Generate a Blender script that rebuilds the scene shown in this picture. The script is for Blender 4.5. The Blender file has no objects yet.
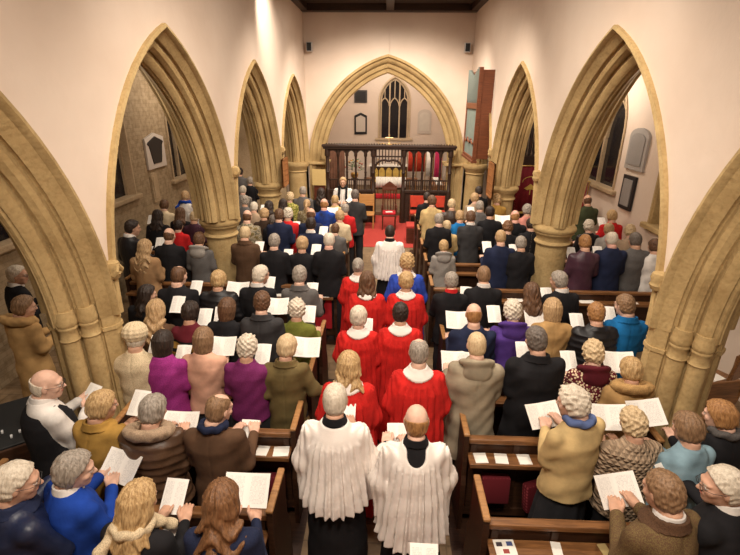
import bpy, bmesh, math, random
import numpy as np
from mathutils import Vector, Matrix, Euler
S = bpy.context.scene
C = S.collection
PI = math.pi
R_ = math.radians

# ------------------------------------------------------------------ camera, world, lights, exposure
cam = bpy.data.cameras.new('camera'); cam_o = bpy.data.objects.new('camera', cam); C.objects.link(cam_o)
cam.sensor_width = 36; cam.lens = 460/740*36; cam.clip_start = .05; cam.clip_end = 200
def cam_axes(p, y, r):
    p, y, r = map(R_, (p, y, r))
    fw = Vector((-math.sin(y)*math.cos(p), math.cos(y)*math.cos(p), -math.sin(p)))
    rt = Vector((math.cos(y), math.sin(y), 0)); up = rt.cross(fw)
    return rt*math.cos(r)+up*math.sin(r), up*math.cos(r)-rt*math.sin(r), fw
rt, up, fw = cam_axes(21.3, 1.95, .5)
M = Matrix.Identity(4)
for i in range(3):
    M[i][0] = rt[i]; M[i][1] = up[i]; M[i][2] = -fw[i]
M[2][3] = 3.6
cam_o.matrix_world = M
S.camera = cam_o
S.view_settings.view_transform = 'Standard'; S.view_settings.look = 'None'
S.view_settings.exposure = 0.80; S.view_settings.gamma = 1; S.view_settings.use_curve_mapping = False
w = bpy.data.worlds.new('world'); S.world = w; w.use_nodes = True
w.node_tree.nodes['Background'].inputs[0].default_value = (.9, .75, .6, 1)
w.node_tree.nodes['Background'].inputs[1].default_value = .018
def lamp(name, kind, loc, power, col=(1, .80, .58), target=None, **kw):
    l = bpy.data.lights.new(name, kind); l.energy = power; l.color = col
    for k, v in kw.items(): setattr(l, k, v)
    o = bpy.data.objects.new(name, l); C.objects.link(o); o.location = loc
    if target:
        o.rotation_euler = (Vector(target)-Vector(loc)).to_track_quat('-Z', 'Y').to_euler()
    return o
LC = (1, .875, .735)
# nave roof floodlights, aimed down the nave, over the heads
for y, p in ((.3, 60), (4.2, 52), (8.2, 60), (11.6, 75)):
    for x in (-.9, .9):
        lamp('nave_floodlight', 'SPOT', (x, y, 5.55), p*3.5, LC, (x*.5, y+1.9, .6), spot_size=R_(134), spot_blend=.8, shadow_soft_size=.12)
for y in (1, 6, 11):
    lamp('roof_light', 'AREA', (0, y, 5.6), 45, LC, (0, y+.4, 0), shape='DISK', size=1.6)
# wall spots grazing the plaster high on the left and right
lamp('wall_spotlight', 'SPOT', (-1.5, 9.4, 5.6), 110, LC, (-2.4, 9.9, 4.9), spot_size=R_(80), spot_blend=.9, shadow_soft_size=.05)
# aisle lamps
for x, y, p in ((-3.9, 6.3, 30), (-3.9, 10.2, 40), (3.6, 6.6, 28), (3.6, 9.6, 44), (-4.0, 2.2, 4), (3.8, 2.4, 7), (-4.0, 12.6, 12), (3.6, 12.6, 22)):
    lamp('aisle_lamp', 'POINT', (x, y, 3.85), p, LC, shadow_soft_size=.12)
# chancel lamps
for x, y, p in ((-1.6, 16.2, 70), (1.6, 16.2, 70), (0, 18.3, 50)):
    lamp('chancel_lamp', 'POINT', (x, y, 4.9), p, LC, shadow_soft_size=.12)

# ------------------------------------------------------------------ materials
_m = {}
def nt(m): return m.node_tree.nodes, m.node_tree.links
def mat(name, col, rough=.7, pattern='plain', col2=None, metallic=0, spec=.3, scale=1, bump=.3, coord='Object'):
    key = (name, tuple(col), rough, pattern, tuple(col2 or ()), scale)
    if key in _m: return _m[key]
    m = bpy.data.materials.new(name); m.use_nodes = True; N, L = nt(m)
    b = N['Principled BSDF']; b.inputs['Roughness'].default_value = rough; b.inputs['Metallic'].default_value = metallic
    b.inputs['Specular IOR Level'].default_value = spec
    c = (*col, 1); c2 = (*(col2 or [x*.72 for x in col]), 1)
    tc = N.new('ShaderNodeTexCoord'); mp = N.new('ShaderNodeMapping'); L.new(tc.outputs[coord], mp.inputs[0])
    def noise(sc, det=4, src=None, dist=0):
        n = N.new('ShaderNodeTexNoise'); n.inputs['Scale'].default_value = sc; n.inputs['Detail'].default_value = det
        n.inputs['Distortion'].default_value = dist
        L.new((src or mp).outputs[0], n.inputs['Vector']); return n
    def ramp(src, stops, ip='LINEAR'):
        r = N.new('ShaderNodeValToRGB'); r.color_ramp.interpolation = ip
        while len(r.color_ramp.elements) < len(stops): r.color_ramp.elements.new(.5)
        for e, (p, cc) in zip(r.color_ramp.elements, stops): e.position = p; e.color = cc
        L.new(src, r.inputs[0]); return r
    def bmp(src, st=.3, dist=.01):
        bn = N.new('ShaderNodeBump'); bn.inputs['Strength'].default_value = st; bn.inputs['Distance'].default_value = dist
        L.new(src, bn.inputs['Height']); L.new(bn.outputs[0], b.inputs['Normal']); return bn
    out = None
    if pattern in ('plain', 'leather', 'cloth'):
        n = noise(6*scale); out = ramp(n.outputs[0], [(.3, c2), (.62, c)])
        if pattern == 'plain': out = ramp(n.outputs[0], [(.2, tuple(.86*q for q in c[:3])+(1,)), (.7, c)])
        n2 = noise(90 if pattern != 'leather' else 25, 5); bmp(n2.outputs[0], bump, .004 if pattern != 'leather' else .012)
    elif pattern in ('knit', 'tweed'):
        n = noise(160, 2); out = ramp(n.outputs[0], [(.35, c2), (.6, c)]); bmp(n.outputs[0], .5, .004)
    elif pattern == 'spots':
        v = N.new('ShaderNodeTexVoronoi'); v.inputs['Scale'].default_value = 42; L.new(mp.outputs[0], v.inputs['Vector'])
        out = ramp(v.outputs['Distance'], [(.38, c2), (.46, c)])
    elif pattern == 'camo':
        n = noise(14, 3); out = ramp(n.outputs[0], [(.38, c2), (.47, c), (.58, (.05, .05, .03, 1)), (.62, c)], 'LINEAR')
    elif pattern == 'quilt':
        mp.inputs['Rotation'].default_value = (0, R_(45), 0)
        sx = N.new('ShaderNodeSeparateXYZ'); L.new(mp.outputs[0], sx.inputs[0])
        w1 = N.new('ShaderNodeTexWave'); w1.bands_direction = 'X'; w1.inputs['Scale'].default_value = 9; L.new(mp.outputs[0], w1.inputs['Vector'])
        w2 = N.new('ShaderNodeTexWave'); w2.bands_direction = 'Z'; w2.inputs['Scale'].default_value = 9; L.new(mp.outputs[0], w2.inputs['Vector'])
        mn = N.new('ShaderNodeMath'); mn.operation = 'MINIMUM'; L.new(w1.outputs['Fac'], mn.inputs[0]); L.new(w2.outputs['Fac'], mn.inputs[1])
        out = ramp(mn.outputs[0], [(.0, c2), (.25, c)]); bmp(mn.outputs[0], .8, .02)
    elif pattern == 'stripe':
        sx = N.new('ShaderNodeSeparateXYZ'); L.new(mp.outputs[0], sx.inputs[0])
        mr = N.new('ShaderNodeMapRange'); mr.inputs[1].default_value = .9; mr.inputs[2].default_value = 1.5; L.new(sx.outputs[2], mr.inputs[0])
        k = (.01, .01, .01, 1)
        out = ramp(mr.outputs[0], [(0, k), (.30, c2), (.38, k), (.46, c2), (.60, k), (.66, c)], 'CONSTANT')
    elif pattern == 'weave':
        v = N.new('ShaderNodeTexVoronoi'); v.inputs['Scale'].default_value = 38*scale; v.inputs['Randomness'].default_value = 0; L.new(mp.outputs[0], v.inputs['Vector'])
        out = ramp(v.outputs['Distance'], [(.25, c2), (.4, c)])
    elif pattern == 'hair':
        mp.inputs['Scale'].default_value = (1, 1, .22)
        n = noise(95, 4, None, .6); out = ramp(n.outputs[0], [(.32, c2), (.62, c)]); bmp(n.outputs[0], .9, .006)
    elif pattern == 'skin':
        n = noise(22, 4); out = ramp(n.outputs[0], [(.3, c2), (.6, c)])
    elif pattern == 'plaster':
        n = noise(.7, 5); out = ramp(n.outputs[0], [(.3, c2), (.6, c)])
        n2 = noise(3.2, 6); bmp(n2.outputs[0], .5, .03)
    elif pattern == 'stone':
        n = noise(2.3*scale, 8, None, .3); r1 = ramp(n.outputs[0], [(.28, c2), (.6, c), (.8, tuple(min(1, 1.12*q) for q in c[:3])+(1,))])
        n3 = noise(34, 6); mx = N.new('ShaderNodeMixRGB'); mx.blend_type = 'MULTIPLY'; mx.inputs[0].default_value = .5
        r3 = ramp(n3.outputs[0], [(.3, (.66, .62, .56, 1)), (.55, (1, 1, 1, 1))]); L.new(r1.outputs[0], mx.inputs[1]); L.new(r3.outputs[0], mx.inputs[2])
        out = mx; n2 = noise(14, 8); bmp(n2.outputs[0], .55, .02)
    elif pattern in ('rubble', 'slabs', 'blocks'):
        br = N.new('ShaderNodeTexBrick'); L.new(mp.outputs[0], br.inputs['Vector'])
        if pattern == 'rubble': mp.inputs['Rotation'].default_value = (0, R_(90), R_(90)); br.inputs['Scale'].default_value = 3.4
        else: br.inputs['Scale'].default_value = 1.3
        if pattern == 'rubble':
            mp.inputs['Rotation'].default_value = (0, 0, 0)
            sx = N.new('ShaderNodeSeparateXYZ'); cb = N.new('ShaderNodeCombineXYZ'); L.new(tc.outputs[coord], sx.inputs[0])
            L.new(sx.outputs[1], cb.inputs[0]); L.new(sx.outputs[2], cb.inputs[1]); L.new(cb.outputs[0], br.inputs['Vector'])
        br.inputs['Color1'].default_value = c; br.inputs['Color2'].default_value = c2
        br.inputs['Mortar'].default_value = tuple(.8*q for q in c2[:3])+(1,); br.inputs['Mortar Size'].default_value = .012; br.inputs['Mortar Smooth'].default_value = .6
        n = noise(9, 7); r3 = ramp(n.outputs[0], [(.3, (.6, .56, .5, 1)), (.6, (1, 1, 1, 1))])
        mx = N.new('ShaderNodeMixRGB'); mx.blend_type = 'MULTIPLY'; mx.inputs[0].default_value = .8; L.new(br.outputs[0], mx.inputs[1]); L.new(r3.outputs[0], mx.inputs[2])
        out = mx; bmp(mx.outputs[0], .6, .02)
    elif pattern == 'wood':
        mp.inputs['Scale'].default_value = (1.2*scale, 14*scale, 14*scale)
        n = noise(3, 6, None, 1.2); out = ramp(n.outputs[0], [(.3, c2), (.65, c)]); bmp(n.outputs[0], .25, .004)
    elif pattern == 'print':
        # rows of fine grey print in two columns
        br = N.new('ShaderNodeTexBrick'); L.new(tc.outputs['UV'], br.inputs['Vector'])
        br.inputs['Scale'].default_value = 17; br.inputs['Brick Width'].default_value = .34; br.inputs['Row Height'].default_value = .62
        br.inputs['Color1'].default_value = c; br.inputs['Color2'].default_value = c2; br.inputs['Mortar'].default_value = c
        br.inputs['Mortar Size'].default_value = .10; br.inputs['Mortar Smooth'].default_value = .3
        sx = N.new('ShaderNodeSeparateXYZ'); L.new(tc.outputs['UV'], sx.inputs[0])
        a = ramp(sx.outputs[0], [(0, (0, 0, 0, 1)), (.07, (1, 1, 1, 1)), (.42, (0, 0, 0, 1)), (.56, (1, 1, 1, 1)), (.92, (0, 0, 0, 1))], 'CONSTANT')
        a2 = ramp(sx.outputs[1], [(0, (0, 0, 0, 1)), (.1, (1, 1, 1, 1)), (.9, (0, 0, 0, 1))], 'CONSTANT')
        mu = N.new('ShaderNodeMath'); mu.operation = 'MULTIPLY'; L.new(a.outputs[0], mu.inputs[0]); L.new(a2.outputs[0], mu.inputs[1])
        mx = N.new('ShaderNodeMixRGB'); L.new(mu.outputs[0], mx.inputs[0]); mx.inputs[1].default_value = c; L.new(br.outputs[0], mx.inputs[2])
        out = mx
    if out: L.new(out.outputs[0], b.inputs['Base Color'])
    else: b.inputs['Base Color'].default_value = c
    _m[key] = m; return m

PLASTER = mat('plaster', (.73, .605, .50), .9, 'plaster', (.66, .525, .42))
PLASTER2 = mat('plaster_chancel', (.74, .62, .52), .9, 'plaster', (.68, .56, .46))
STONE = mat('limestone', (.50, .355, .165), .85, 'stone', (.35, .235, .10))
RUBBLE = mat('rubble_wall', (.40, .30, .185), .9, 'rubble', (.33, .24, .14))
DSTONE = mat('aisle_stone', (.46, .34, .21), .9, 'stone', (.36, .26, .15))
FLOORM = mat('stone_slabs', (.27, .18, .10), .55, 'slabs', (.19, .125, .07))
PEWW = mat('pew_oak', (.25, .11, .038), .38, 'wood', (.11, .045, .016), spec=.5)
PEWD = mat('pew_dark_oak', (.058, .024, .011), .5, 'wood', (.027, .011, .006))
PEWL = mat('pale_and_lit_oak', (.42, .21, .075), .4, 'wood', (.24, .11, .04), spec=.5)  # paler tone paints light onto pew cappings; the desk cheeks are simply pale oak
BLACKW = mat('screen_oak', (.045, .022, .013), .45, 'wood', (.02, .011, .008))
GLASSD = mat('night_glass', (.014, .013, .016), .12, 'none', spec=.5)
PAPER = mat('paper', (.86, .82, .76), .75, 'print', (.44, .42, .40))
PAPERP = mat('plain_paper', (.84, .80, .73), .75, 'plain')
CARPET = mat('red_carpet', (.46, .055, .042), .95, 'knit', (.38, .04, .032))
REDC = mat('red_cushion', (.50, .02, .03), .85, 'cloth', (.38, .012, .02))
GOLD = mat('gold_cloth', (.62, .42, .10), .5, 'cloth', (.45, .28, .06))
BRASS = mat('brass', (.65, .42, .14), .3, 'none', metallic=.9)
IRON = mat('black_iron', (.02, .02, .02), .5, 'none')
GREYM = mat('grey_box', (.45, .42, .40), .6, 'none')

# ------------------------------------------------------------------ mesh helpers
def mesh_obj(name, verts, faces, material, parent=None, smooth=False, midx=None):
    me = bpy.data.meshes.new(name); me.from_pydata([tuple(v) for v in verts], [], [tuple(f) for f in faces])
    ms = material if isinstance(material, (list, tuple)) else [material]
    for m in ms: me.materials.append(m)
    if midx is not None: me.polygons.foreach_set('material_index', midx)
    if smooth: me.polygons.foreach_set('use_smooth', [True]*len(me.polygons))
    me.update()
    o = bpy.data.objects.new(name, me); C.objects.link(o)
    if parent: o.parent = parent
    return o
class MB:
    def __init__(s): s.v = []; s.f = []
    def box(s, x0, x1, y0, y1, z0, z1, bev=0):
        if bev:
            bm = bmesh.new(); bmesh.ops.create_cube(bm, size=1)
            for v in bm.verts: v.co = Vector(((x0+x1)/2+v.co.x*(x1-x0), (y0+y1)/2+v.co.y*(y1-y0), (z0+z1)/2+v.co.z*(z1-z0)))
            bmesh.ops.bevel(bm, geom=list(bm.edges)+list(bm.verts), offset=bev, segments=2, affect='EDGES', profile=.5)
            n = len(s.v); bm.verts.ensure_lookup_table()
            s.v += [tuple(v.co) for v in bm.verts]; s.f += [[n+v.index for v in f.verts] for f in bm.faces]; bm.free(); return s
        n = len(s.v)
        s.v += [(x, y, z) for z in (z0, z1) for y in (y0, y1) for x in (x0, x1)]
        s.f += [[n+i for i in f] for f in ((0, 2, 3, 1), (4, 5, 7, 6), (0, 1, 5, 4), (2, 6, 7, 3), (0, 4, 6, 2), (1, 3, 7, 5))]; return s
    def tube(s, pts, r, seg=10, cap=True):
        pts = [Vector(p) for p in pts]; rr = r if isinstance(r, (list, tuple)) else [r]*len(pts); n0 = len(s.v)
        for i, p in enumerate(pts):
            d = (pts[min(i+1, len(pts)-1)]-pts[max(i-1, 0)]).normalized()
            a = d.orthogonal().normalized() if i == 0 else (a - d*a.dot(d)).normalized()
            b = d.cross(a)
            for k in range(seg):
                t = 2*PI*k/seg; s.v.append(tuple(p+a*(math.cos(t)*rr[i])+b*(math.sin(t)*rr[i])))
        for i in range(len(pts)-1):
            for k in range(seg):
                k2 = (k+1) % seg; s.f.append([n0+i*seg+k, n0+i*seg+k2, n0+(i+1)*seg+k2, n0+(i+1)*seg+k])
        if cap:
            s.f.append([n0+k for k in range(seg)][::-1]); s.f.append([n0+(len(pts)-1)*seg+k for k in range(seg)])
        return s
    def lathe(s, prof, cx=0, cy=0, seg=32):
        n0 = len(s.v)
        for r, z in prof:
            for k in range(seg):
                t = 2*PI*k/seg; s.v.append((cx+r*math.cos(t), cy+r*math.sin(t), z))
        for i in range(len(prof)-1):
            for k in range(seg):
                k2 = (k+1) % seg; s.f.append([n0+i*seg+k, n0+i*seg+k2, n0+(i+1)*seg+k2, n0+(i+1)*seg+k])
        s.f.append([n0+k for k in range(seg)][::-1]); s.f.append([n0+(len(prof)-1)*seg+k for k in range(seg)]); return s
    def prism(s, poly, fn0, fn1):
        n = len(s.v); k = len(poly); s.v += [fn0(*p) for p in poly]+[fn1(*p) for p in poly]
        s.f += [[n+i, n+(i+1) % k, n+k+(i+1) % k, n+k+i] for i in range(k)]
        s.f += [[n+i for i in range(k)][::-1], [n+k+i for i in range(k)]]; return s
    def xf(s, m, start=0):
        s.v[start:] = [tuple(m @ Vector(v)) for v in s.v[start:]]; return s
    def build(s, name, material, parent=None, smooth=False):
        o = mesh_obj(name, s.v, s.f, material, parent)
        if smooth:
            o.data.polygons.foreach_set('use_smooth', [True]*len(o.data.polygons)); o.data.set_sharp_from_angle(angle=R_(40))
        bm = bmesh.new(); bm.from_mesh(o.data); bmesh.ops.recalc_face_normals(bm, faces=bm.faces); bm.to_mesh(o.data); bm.free()
        return o
def tag(o, label, cat, group=None, kind=None):
    o['label'] = label; o['category'] = cat
    if group: o['group'] = group
    if kind: o['kind'] = kind
    return o
def thing(name, label, cat, loc=(0, 0, 0), rz=0, group=None):
    o = bpy.data.objects.new(name, None); C.objects.link(o); o.location = loc; o.rotation_euler = (0, 0, rz)
    o.empty_display_size = .1
    return tag(o, label, cat, group)
def struct(o): o['kind'] = 'structure'; return o
def boxo(name, b, material, parent=None, bev=.004): return MB().box(*b, bev=bev).build(name, material, parent)

# ------------------------------------------------------------------ pointed arches
def arc_pts(c, a, zs, rise, r=0, n=14):
    """outline of a pointed arch from the left springing over the apex to the right one, offset inwards by r"""
    cc = (rise*rise-a*a)/(2*a); Rr = a+cc-r; th = math.acos(max(-1, min(1, cc/Rr)))
    L = [(c+cc-Rr*math.cos(th*i/n), zs+Rr*math.sin(th*i/n)) for i in range(n+1)]
    return L+[(2*c-u, z) for u, z in L[:-1]][::-1]
def wmap(axis, plane, sg):
    return (lambda u, z, d: (plane+sg*d, u, z)) if axis == 'X' else (lambda u, z, d: (u, plane+sg*d, z))
def arch_wall(name, axis, plane, sg, th, u0, u1, ztop, ops, material, zbot=0):
    """ops: (centre, half width, springing, rise, sill or None for an opening down to springing only)"""
    mb = MB(); mp = wmap(axis, plane, sg); cur = u0
    def quad(p): n = len(mb.v); mb.v += p; mb.f.append(list(range(n, n+len(p))))
    def both(a, b, z0a, z0b, z1):
        for d in (0, th): quad([mp(a, z0a, d), mp(b, z0b, d), mp(b, z1, d), mp(a, z1, d)])
    for c, a, zs, rise, sill in ops:
        if c-a > cur+1e-4: both(cur, c-a, zbot, zbot, ztop)
        pts = arc_pts(c, a, zs, rise)
        for (ua, za), (ub, zb) in zip(pts, pts[1:]):
            both(ua, ub, za, zb, ztop); quad([mp(ua, za, 0), mp(ub, zb, 0), mp(ub, zb, th), mp(ua, za, th)])
        if sill is not None:
            if sill > zbot+.01:
                both(c-a, c+a, zbot, zbot, sill); quad([mp(c-a, sill, 0), mp(c+a, sill, 0), mp(c+a, sill, th), mp(c-a, sill, th)])
            for u in (c-a, c+a): quad([mp(u, sill, 0), mp(u, zs, 0), mp(u, zs, th), mp(u, sill, th)])
        cur = c+a
    if u1 > cur+1e-4: both(cur, u1, zbot, zbot, ztop)
    quad([mp(u0, ztop, 0), mp(u1, ztop, 0), mp(u1, ztop, th), mp(u0, ztop, th)])
    for u in (u0, u1): quad([mp(u, zbot, 0), mp(u, ztop, 0), mp(u, ztop, th), mp(u, zbot, th)])
    return struct(mb.build(name, material))
def arch_mould(name, axis, plane, sg, c, a, zs, rise, prof, material, parent=None, n=18, foot=None):
    """sweeps a moulding profile [(inward offset, depth)] along the arch; foot carries it straight down"""
    mp = wmap(axis, plane, sg); mb = MB(); rows = []
    for r, d in prof:
        pts = arc_pts(c, a, zs, rise, r, n)
        if foot is not None: pts = [(pts[0][0], foot)]+pts+[(pts[-1][0], foot)]
        rows.append([mp(u, z, d) for u, z in pts])
    k = len(rows[0]); 
    for r in rows: mb.v += r
    for i in range(len(rows)-1):
        for j in range(k-1): mb.f.append([i*k+j, i*k+j+1, (i+1)*k+j+1, (i+1)*k+j])
    mb.f.append([i*k for i in range(len(rows))]); mb.f.append([i*k+k-1 for i in range(len(rows))][::-1])
    mb.f += [[j, j+1, (len(rows)-1)*k+j+1, (len(rows)-1)*k+j][::-1] for j in range(k-1)]
    o = mb.build(name, material, parent)
    o.data.polygons.foreach_set('use_smooth', [True]*len(o.data.polygons)); o.data.set_sharp_from_angle(angle=R_(32))
    return o
def mprof(th, tot=.36):
    h = [(-.005, .01), (-.005, -.040), (.030, -.050), (.048, -.025), (.052, .005), (.125, .078), (.098, .098), (.112, .128), (.165, .112), (.200, .132), (.222, .178),
         (.190, .196), (.200, .224), (.262, .210), (.302, .232), (.325, .270), (.300, .285), (.335, .300)]
    return h+[(r, th-d) for r, d in reversed(h)]

# ------------------------------------------------------------------ the building
XL, XR, TH = -2.38, 2.31, .62
P1, P2, P3, EY = 3.62, 7.10, 10.50, 14.15
PY = [.14, P1, P2, P3, EY]
ZS = 1.80
RISES = [2.51, 2.51, 2.41, 2.34]
ZC = 5.76
floor = struct(boxo('floor', (-5.4, 5.0, -1.9, 20.4, -.12, 0), FLOORM, bev=0))
ceil_ = MB()
ceil_.box(-5.4, 5.0, -1.9, 20.4, 5.9+.02, 6.05)
ceil_o = struct(ceil_.build('ceiling', mat('ceiling_boards', (.06, .035, .022), .6, 'wood', (.03, .018, .012))))
for i, y in enumerate((1.2, 4.5, 7.8, 11.1, 13.98)):
    struct(boxo('trim_%d' % (i+1), (XL, XR, y-.14, y+.14, 5.75, 5.93), BLACKW, bev=.01))
struct(boxo('trim_6', (-.1, .1, -1.5, 14.1, 5.76, 5.93), BLACKW, bev=.01))
for i, x in enumerate((XL+.09, XR-.09)):
    struct(boxo('trim_%d' % (7+i), (x-.09, x+.09, -1.5, 14.1, 5.76, 5.93), BLACKW, bev=.01))
for i, (x0, x1) in enumerate(((-5.3, XL-TH), (XR+TH, 4.9))):
    struct(boxo('ceiling_aisle', (x0, x1, -1.6, 15.0, 4.3, 4.42), BLACKW, bev=0))
for nm, pl, sg in (('wall_arcade_left', XL, -1), ('wall_arcade_right', XR, 1)):
    ops = [((PY[i]+PY[i+1])/2, (PY[i+1]-PY[i])/2-.001, ZS, RISES[i], None) for i in range(4)]
    arch_wall(nm, 'X', pl, sg, TH, PY[0], EY, 5.93, ops, PLASTER)
    struct(boxo(nm.replace('arcade', 'west'), (min(pl, pl+sg*TH), max(pl, pl+sg*TH), -1.6, PY[0]-.3, 0, 5.93), PLASTER, bev=0))
struct(boxo('wall_west', (-5.4, 5.0, -1.85, -1.6, 0, 5.95), PLASTER, bev=0))
# east wall of the nave with the chancel arch; aisle east walls
arch_wall('wall_east', 'Y', EY, 1, .75, -5.3, 4.9, 5.93, [(-.03, 2.27, 1.76, 2.96, 0)], PLASTER)
struct(boxo('wall_aisle_left_east', (-4.98, -3.06, 14.05, 14.14, 0, 4.29), DSTONE, bev=0))
# aisle walls with windows
LWIN = [(5.9, .62), (8.32, .60), (11.5, .74)]
arch_wall('wall_left', 'X', -5.0, -1, .45, -1.6, 15, 4.4, [(c, a, 3.0, 1.0, 1.78) for c, a in LWIN], RUBBLE)
RWIN = [(4.6, .6), (7.35, .62), (10.95, 1.4)]
arch_wall('wall_right', 'X', 4.6, 1, .45, -1.6, 15, 4.4, [(RWIN[0][0], RWIN[0][1], 2.6, .9, 1.6), (RWIN[1][0], RWIN[1][1], 2.6, .9, 1.6), (RWIN[2][0], RWIN[2][1], 3.0, 1.2, 1.9)], PLASTER)
# chancel
for nm, x in (('wall_chancel_left', -3.0), ('wall_chancel_right', 2.75)):
    struct(boxo(nm, (x, x+.25, 14.9, 20.3, 0, 5.93), PLASTER2, bev=0))
arch_wall('wall_chancel_east', 'Y', 20.0, 1, .4, -2.9, 2.9, 5.93, [(.26, .60, 3.45, .95, 2.05)], PLASTER2)

def window(idx, axis, plane, sg, c, a, zs, rise, sill, lights, frame_m, depth=.26):
    """stone surround, mullions with tracery heads and a dark leaded pane, set back in the reveal"""
    mp = wmap(axis, plane, sg)
    root = bpy.data.objects.new('window_%d' % idx, None); C.objects.link(root); struct(root)
    root.location = mp(c, sill, depth)
    inv = Matrix.Translation(-Vector(root.location))
    pts = arc_pts(c, a, zs, rise)
    poly = [(pts[0][0], sill)]+pts+[(pts[-1][0], sill)]
    gl = MB().prism(poly, lambda u, z: mp(u, z, depth+.05), lambda u, z: mp(u, z, depth+.065)).xf(inv).build('pane', GLASSD, root)
    fr = arch_mould('surround', axis, plane, sg, c, a+.02, zs, rise, [(-.05, -.005), (-.05, -.025), (-.0, -.03), (.03, .0), (.05, depth), (.1, depth), (.1, depth+.05), (-.02, depth+.1), (-.02, 0)], frame_m, root, foot=sill)
    for v in fr.data.vertices: v.co = inv @ v.co
    si = MB(); q = [mp(c-a-.18, sill-.09, -.09), mp(c+a+.18, sill+.005, depth+.05)]
    lo = [min(q[0][i], q[1][i]) for i in range(3)]; hi = [max(q[0][i], q[1][i]) for i in range(3)]
    si.box(lo[0], hi[0], lo[1], hi[1], lo[2], hi[2], bev=.02); si.xf(inv).build('window_sill', frame_m, root)
    lw = 2*a/lights
    def top(u):
        cc = (rise*rise-a*a)/(2*a); Rr = a+cc; x = abs(u-c)+cc
        return zs+math.sqrt(max(0, Rr*Rr-x*x))
    for k in range(1, lights):
        u = c-a+k*lw; t = .028
        b = [mp(u-t, sill, depth-.03), mp(u+t, top(u)-.02, depth+.055)]
        lo = [min(b[0][i], b[1][i]) for i in range(3)]; hi = [max(b[0][i], b[1][i]) for i in range(3)]
        MB().box(lo[0], hi[0], lo[1], hi[1], lo[2], hi[2], bev=.01).xf(inv).build('mullion', frame_m, root)
    hz = zs-.05*lights if lights > 1 else zs
    if lights > 1:
        for k in range(lights):
            uc = c-a+(k+.5)*lw
            t = arch_mould('tracery', axis, plane, sg, uc, lw/2, hz, lw*.85, [(0, depth-.02), (.035, depth-.02), (.045, depth+.0), (.045, depth+.05), (0, depth+.05)], frame_m, root, n=7)
            for v in t.data.vertices: v.co = inv @ v.co
        for k in range(2*lights-1):   # little upright lights above
            uc = c-a+(k+1)*lw/2
            if k % 2 == 0: 
                z0 = hz+lw*.80; z1 = top(uc)-.04
                if z1 > z0+.1:
                    b = [mp(uc-.017, z0, depth-.015), mp(uc+.017, z1, depth+.05)]
                    lo = [min(b[0][i], b[1][i]) for i in range(3)]; hi = [max(b[0][i], b[1][i]) for i in range(3)]
                    MB().box(lo[0], hi[0], lo[1], hi[1], lo[2], hi[2]).xf(inv).build('mullion', frame_m, root)
    return root
window(1, 'Y', 20.0, 1, .26, .60, 3.45, .95, 2.05, 3, mat('pale_stone', (.60, .47, .32), .85, 'stone', (.5, .38, .25)), .12)
for i, (c, a) in enumerate(LWIN): window(2+i, 'X', -5.0, -1, c, a, 3.0, 1.0, 1.78, 2 if a < .7 else 3, DSTONE, .08)
window(5, 'X', 4.6, 1, RWIN[0][0], RWIN[0][1], 2.6, .9, 1.6, 2, STONE)
window(6, 'X', 4.6, 1, RWIN[1][0], RWIN[1][1], 2.6, .9, 1.6, 2, STONE)
window(7, 'X', 4.6, 1, RWIN[2][0], RWIN[2][1], 3.0, 1.2, 1.9, 3, DSTONE, .08)

# arcade arches
k = 9
for side, pl, sg in (('left', XL, -1), ('right', XR, 1)):
    for i in range(4):
        c = (PY[i]+PY[i+1])/2; a = (PY[i+1]-PY[i])/2
        struct(arch_mould('trim_%d' % k, 'X', pl, sg, c, a, ZS, RISES[i], mprof(TH, .34), STONE)); k += 1
# carved label stops where the hood moulds meet
def stop(loc, nm):
    mb = MB(); x, y, z = loc
    mb.lathe([(.015, -.085), (.05, -.07), (.068, -.03), (.058, .0), (.07, .03), (.06, .07), (.03, .085)], seg=12)
    mb.tube([(.05, 0, .05), (.06, -.04, .0), (.03, -.05, -.04)], .02, 6); mb.tube([(.05, 0, .05), (.06, .04, .0), (.03, .05, -.04)], .02, 6)
    mb.xf(Matrix.Translation(loc)); o = mb.build('carved_boss', STONE, None, True); tag(o, nm, 'carving', 'carved stone bosses on the arcades'); return o
for side, x in (('left', XL+.03), ('right', XR-.03)):
    for nm, y, z in (('nearest', P1+.02, 2.2), ('second', P2+.06, 2.52), ('farthest', P3+.03, 2.5)):
        stop((x, y, z), '%s carved stone boss between two arches of the %s arcade' % (nm, side))
# columns
for side, x in (('left', XL-.31), ('right', XR+.33)):
    for nm, y in (('round limestone column in the middle of the %s arcade', P2+(.1 if side == 'left' else 0)), ('round limestone column of the %s arcade nearest the chancel', P3)):
        root = thing('stone_column', nm % side, 'column', (x, y, 0), group='round columns of the arcades')
        MB().lathe([(.38, 0), (.38, .12), (.36, .14), (.36, .22), (.31, .27), (.295, .30), (.28, .33)], seg=48).build('base', STONE, root, True)
        MB().lathe([(.24, .32), (.235, 1.52)], seg=48).build('shaft', STONE, root, True)
        MB().lathe([(.235, 1.48), (.262, 1.49), (.275, 1.515), (.262, 1.54), (.245, 1.555), (.25, 1.60), (.272, 1.64), (.295, 1.66), (.302, 1.67), (.302, 1.69), (.322, 1.71), (.328, 1.745), (.315, 1.77), (.30, 1.79), (.29, 1.81)], seg=48).build('capital', STONE, root, True)
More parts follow.
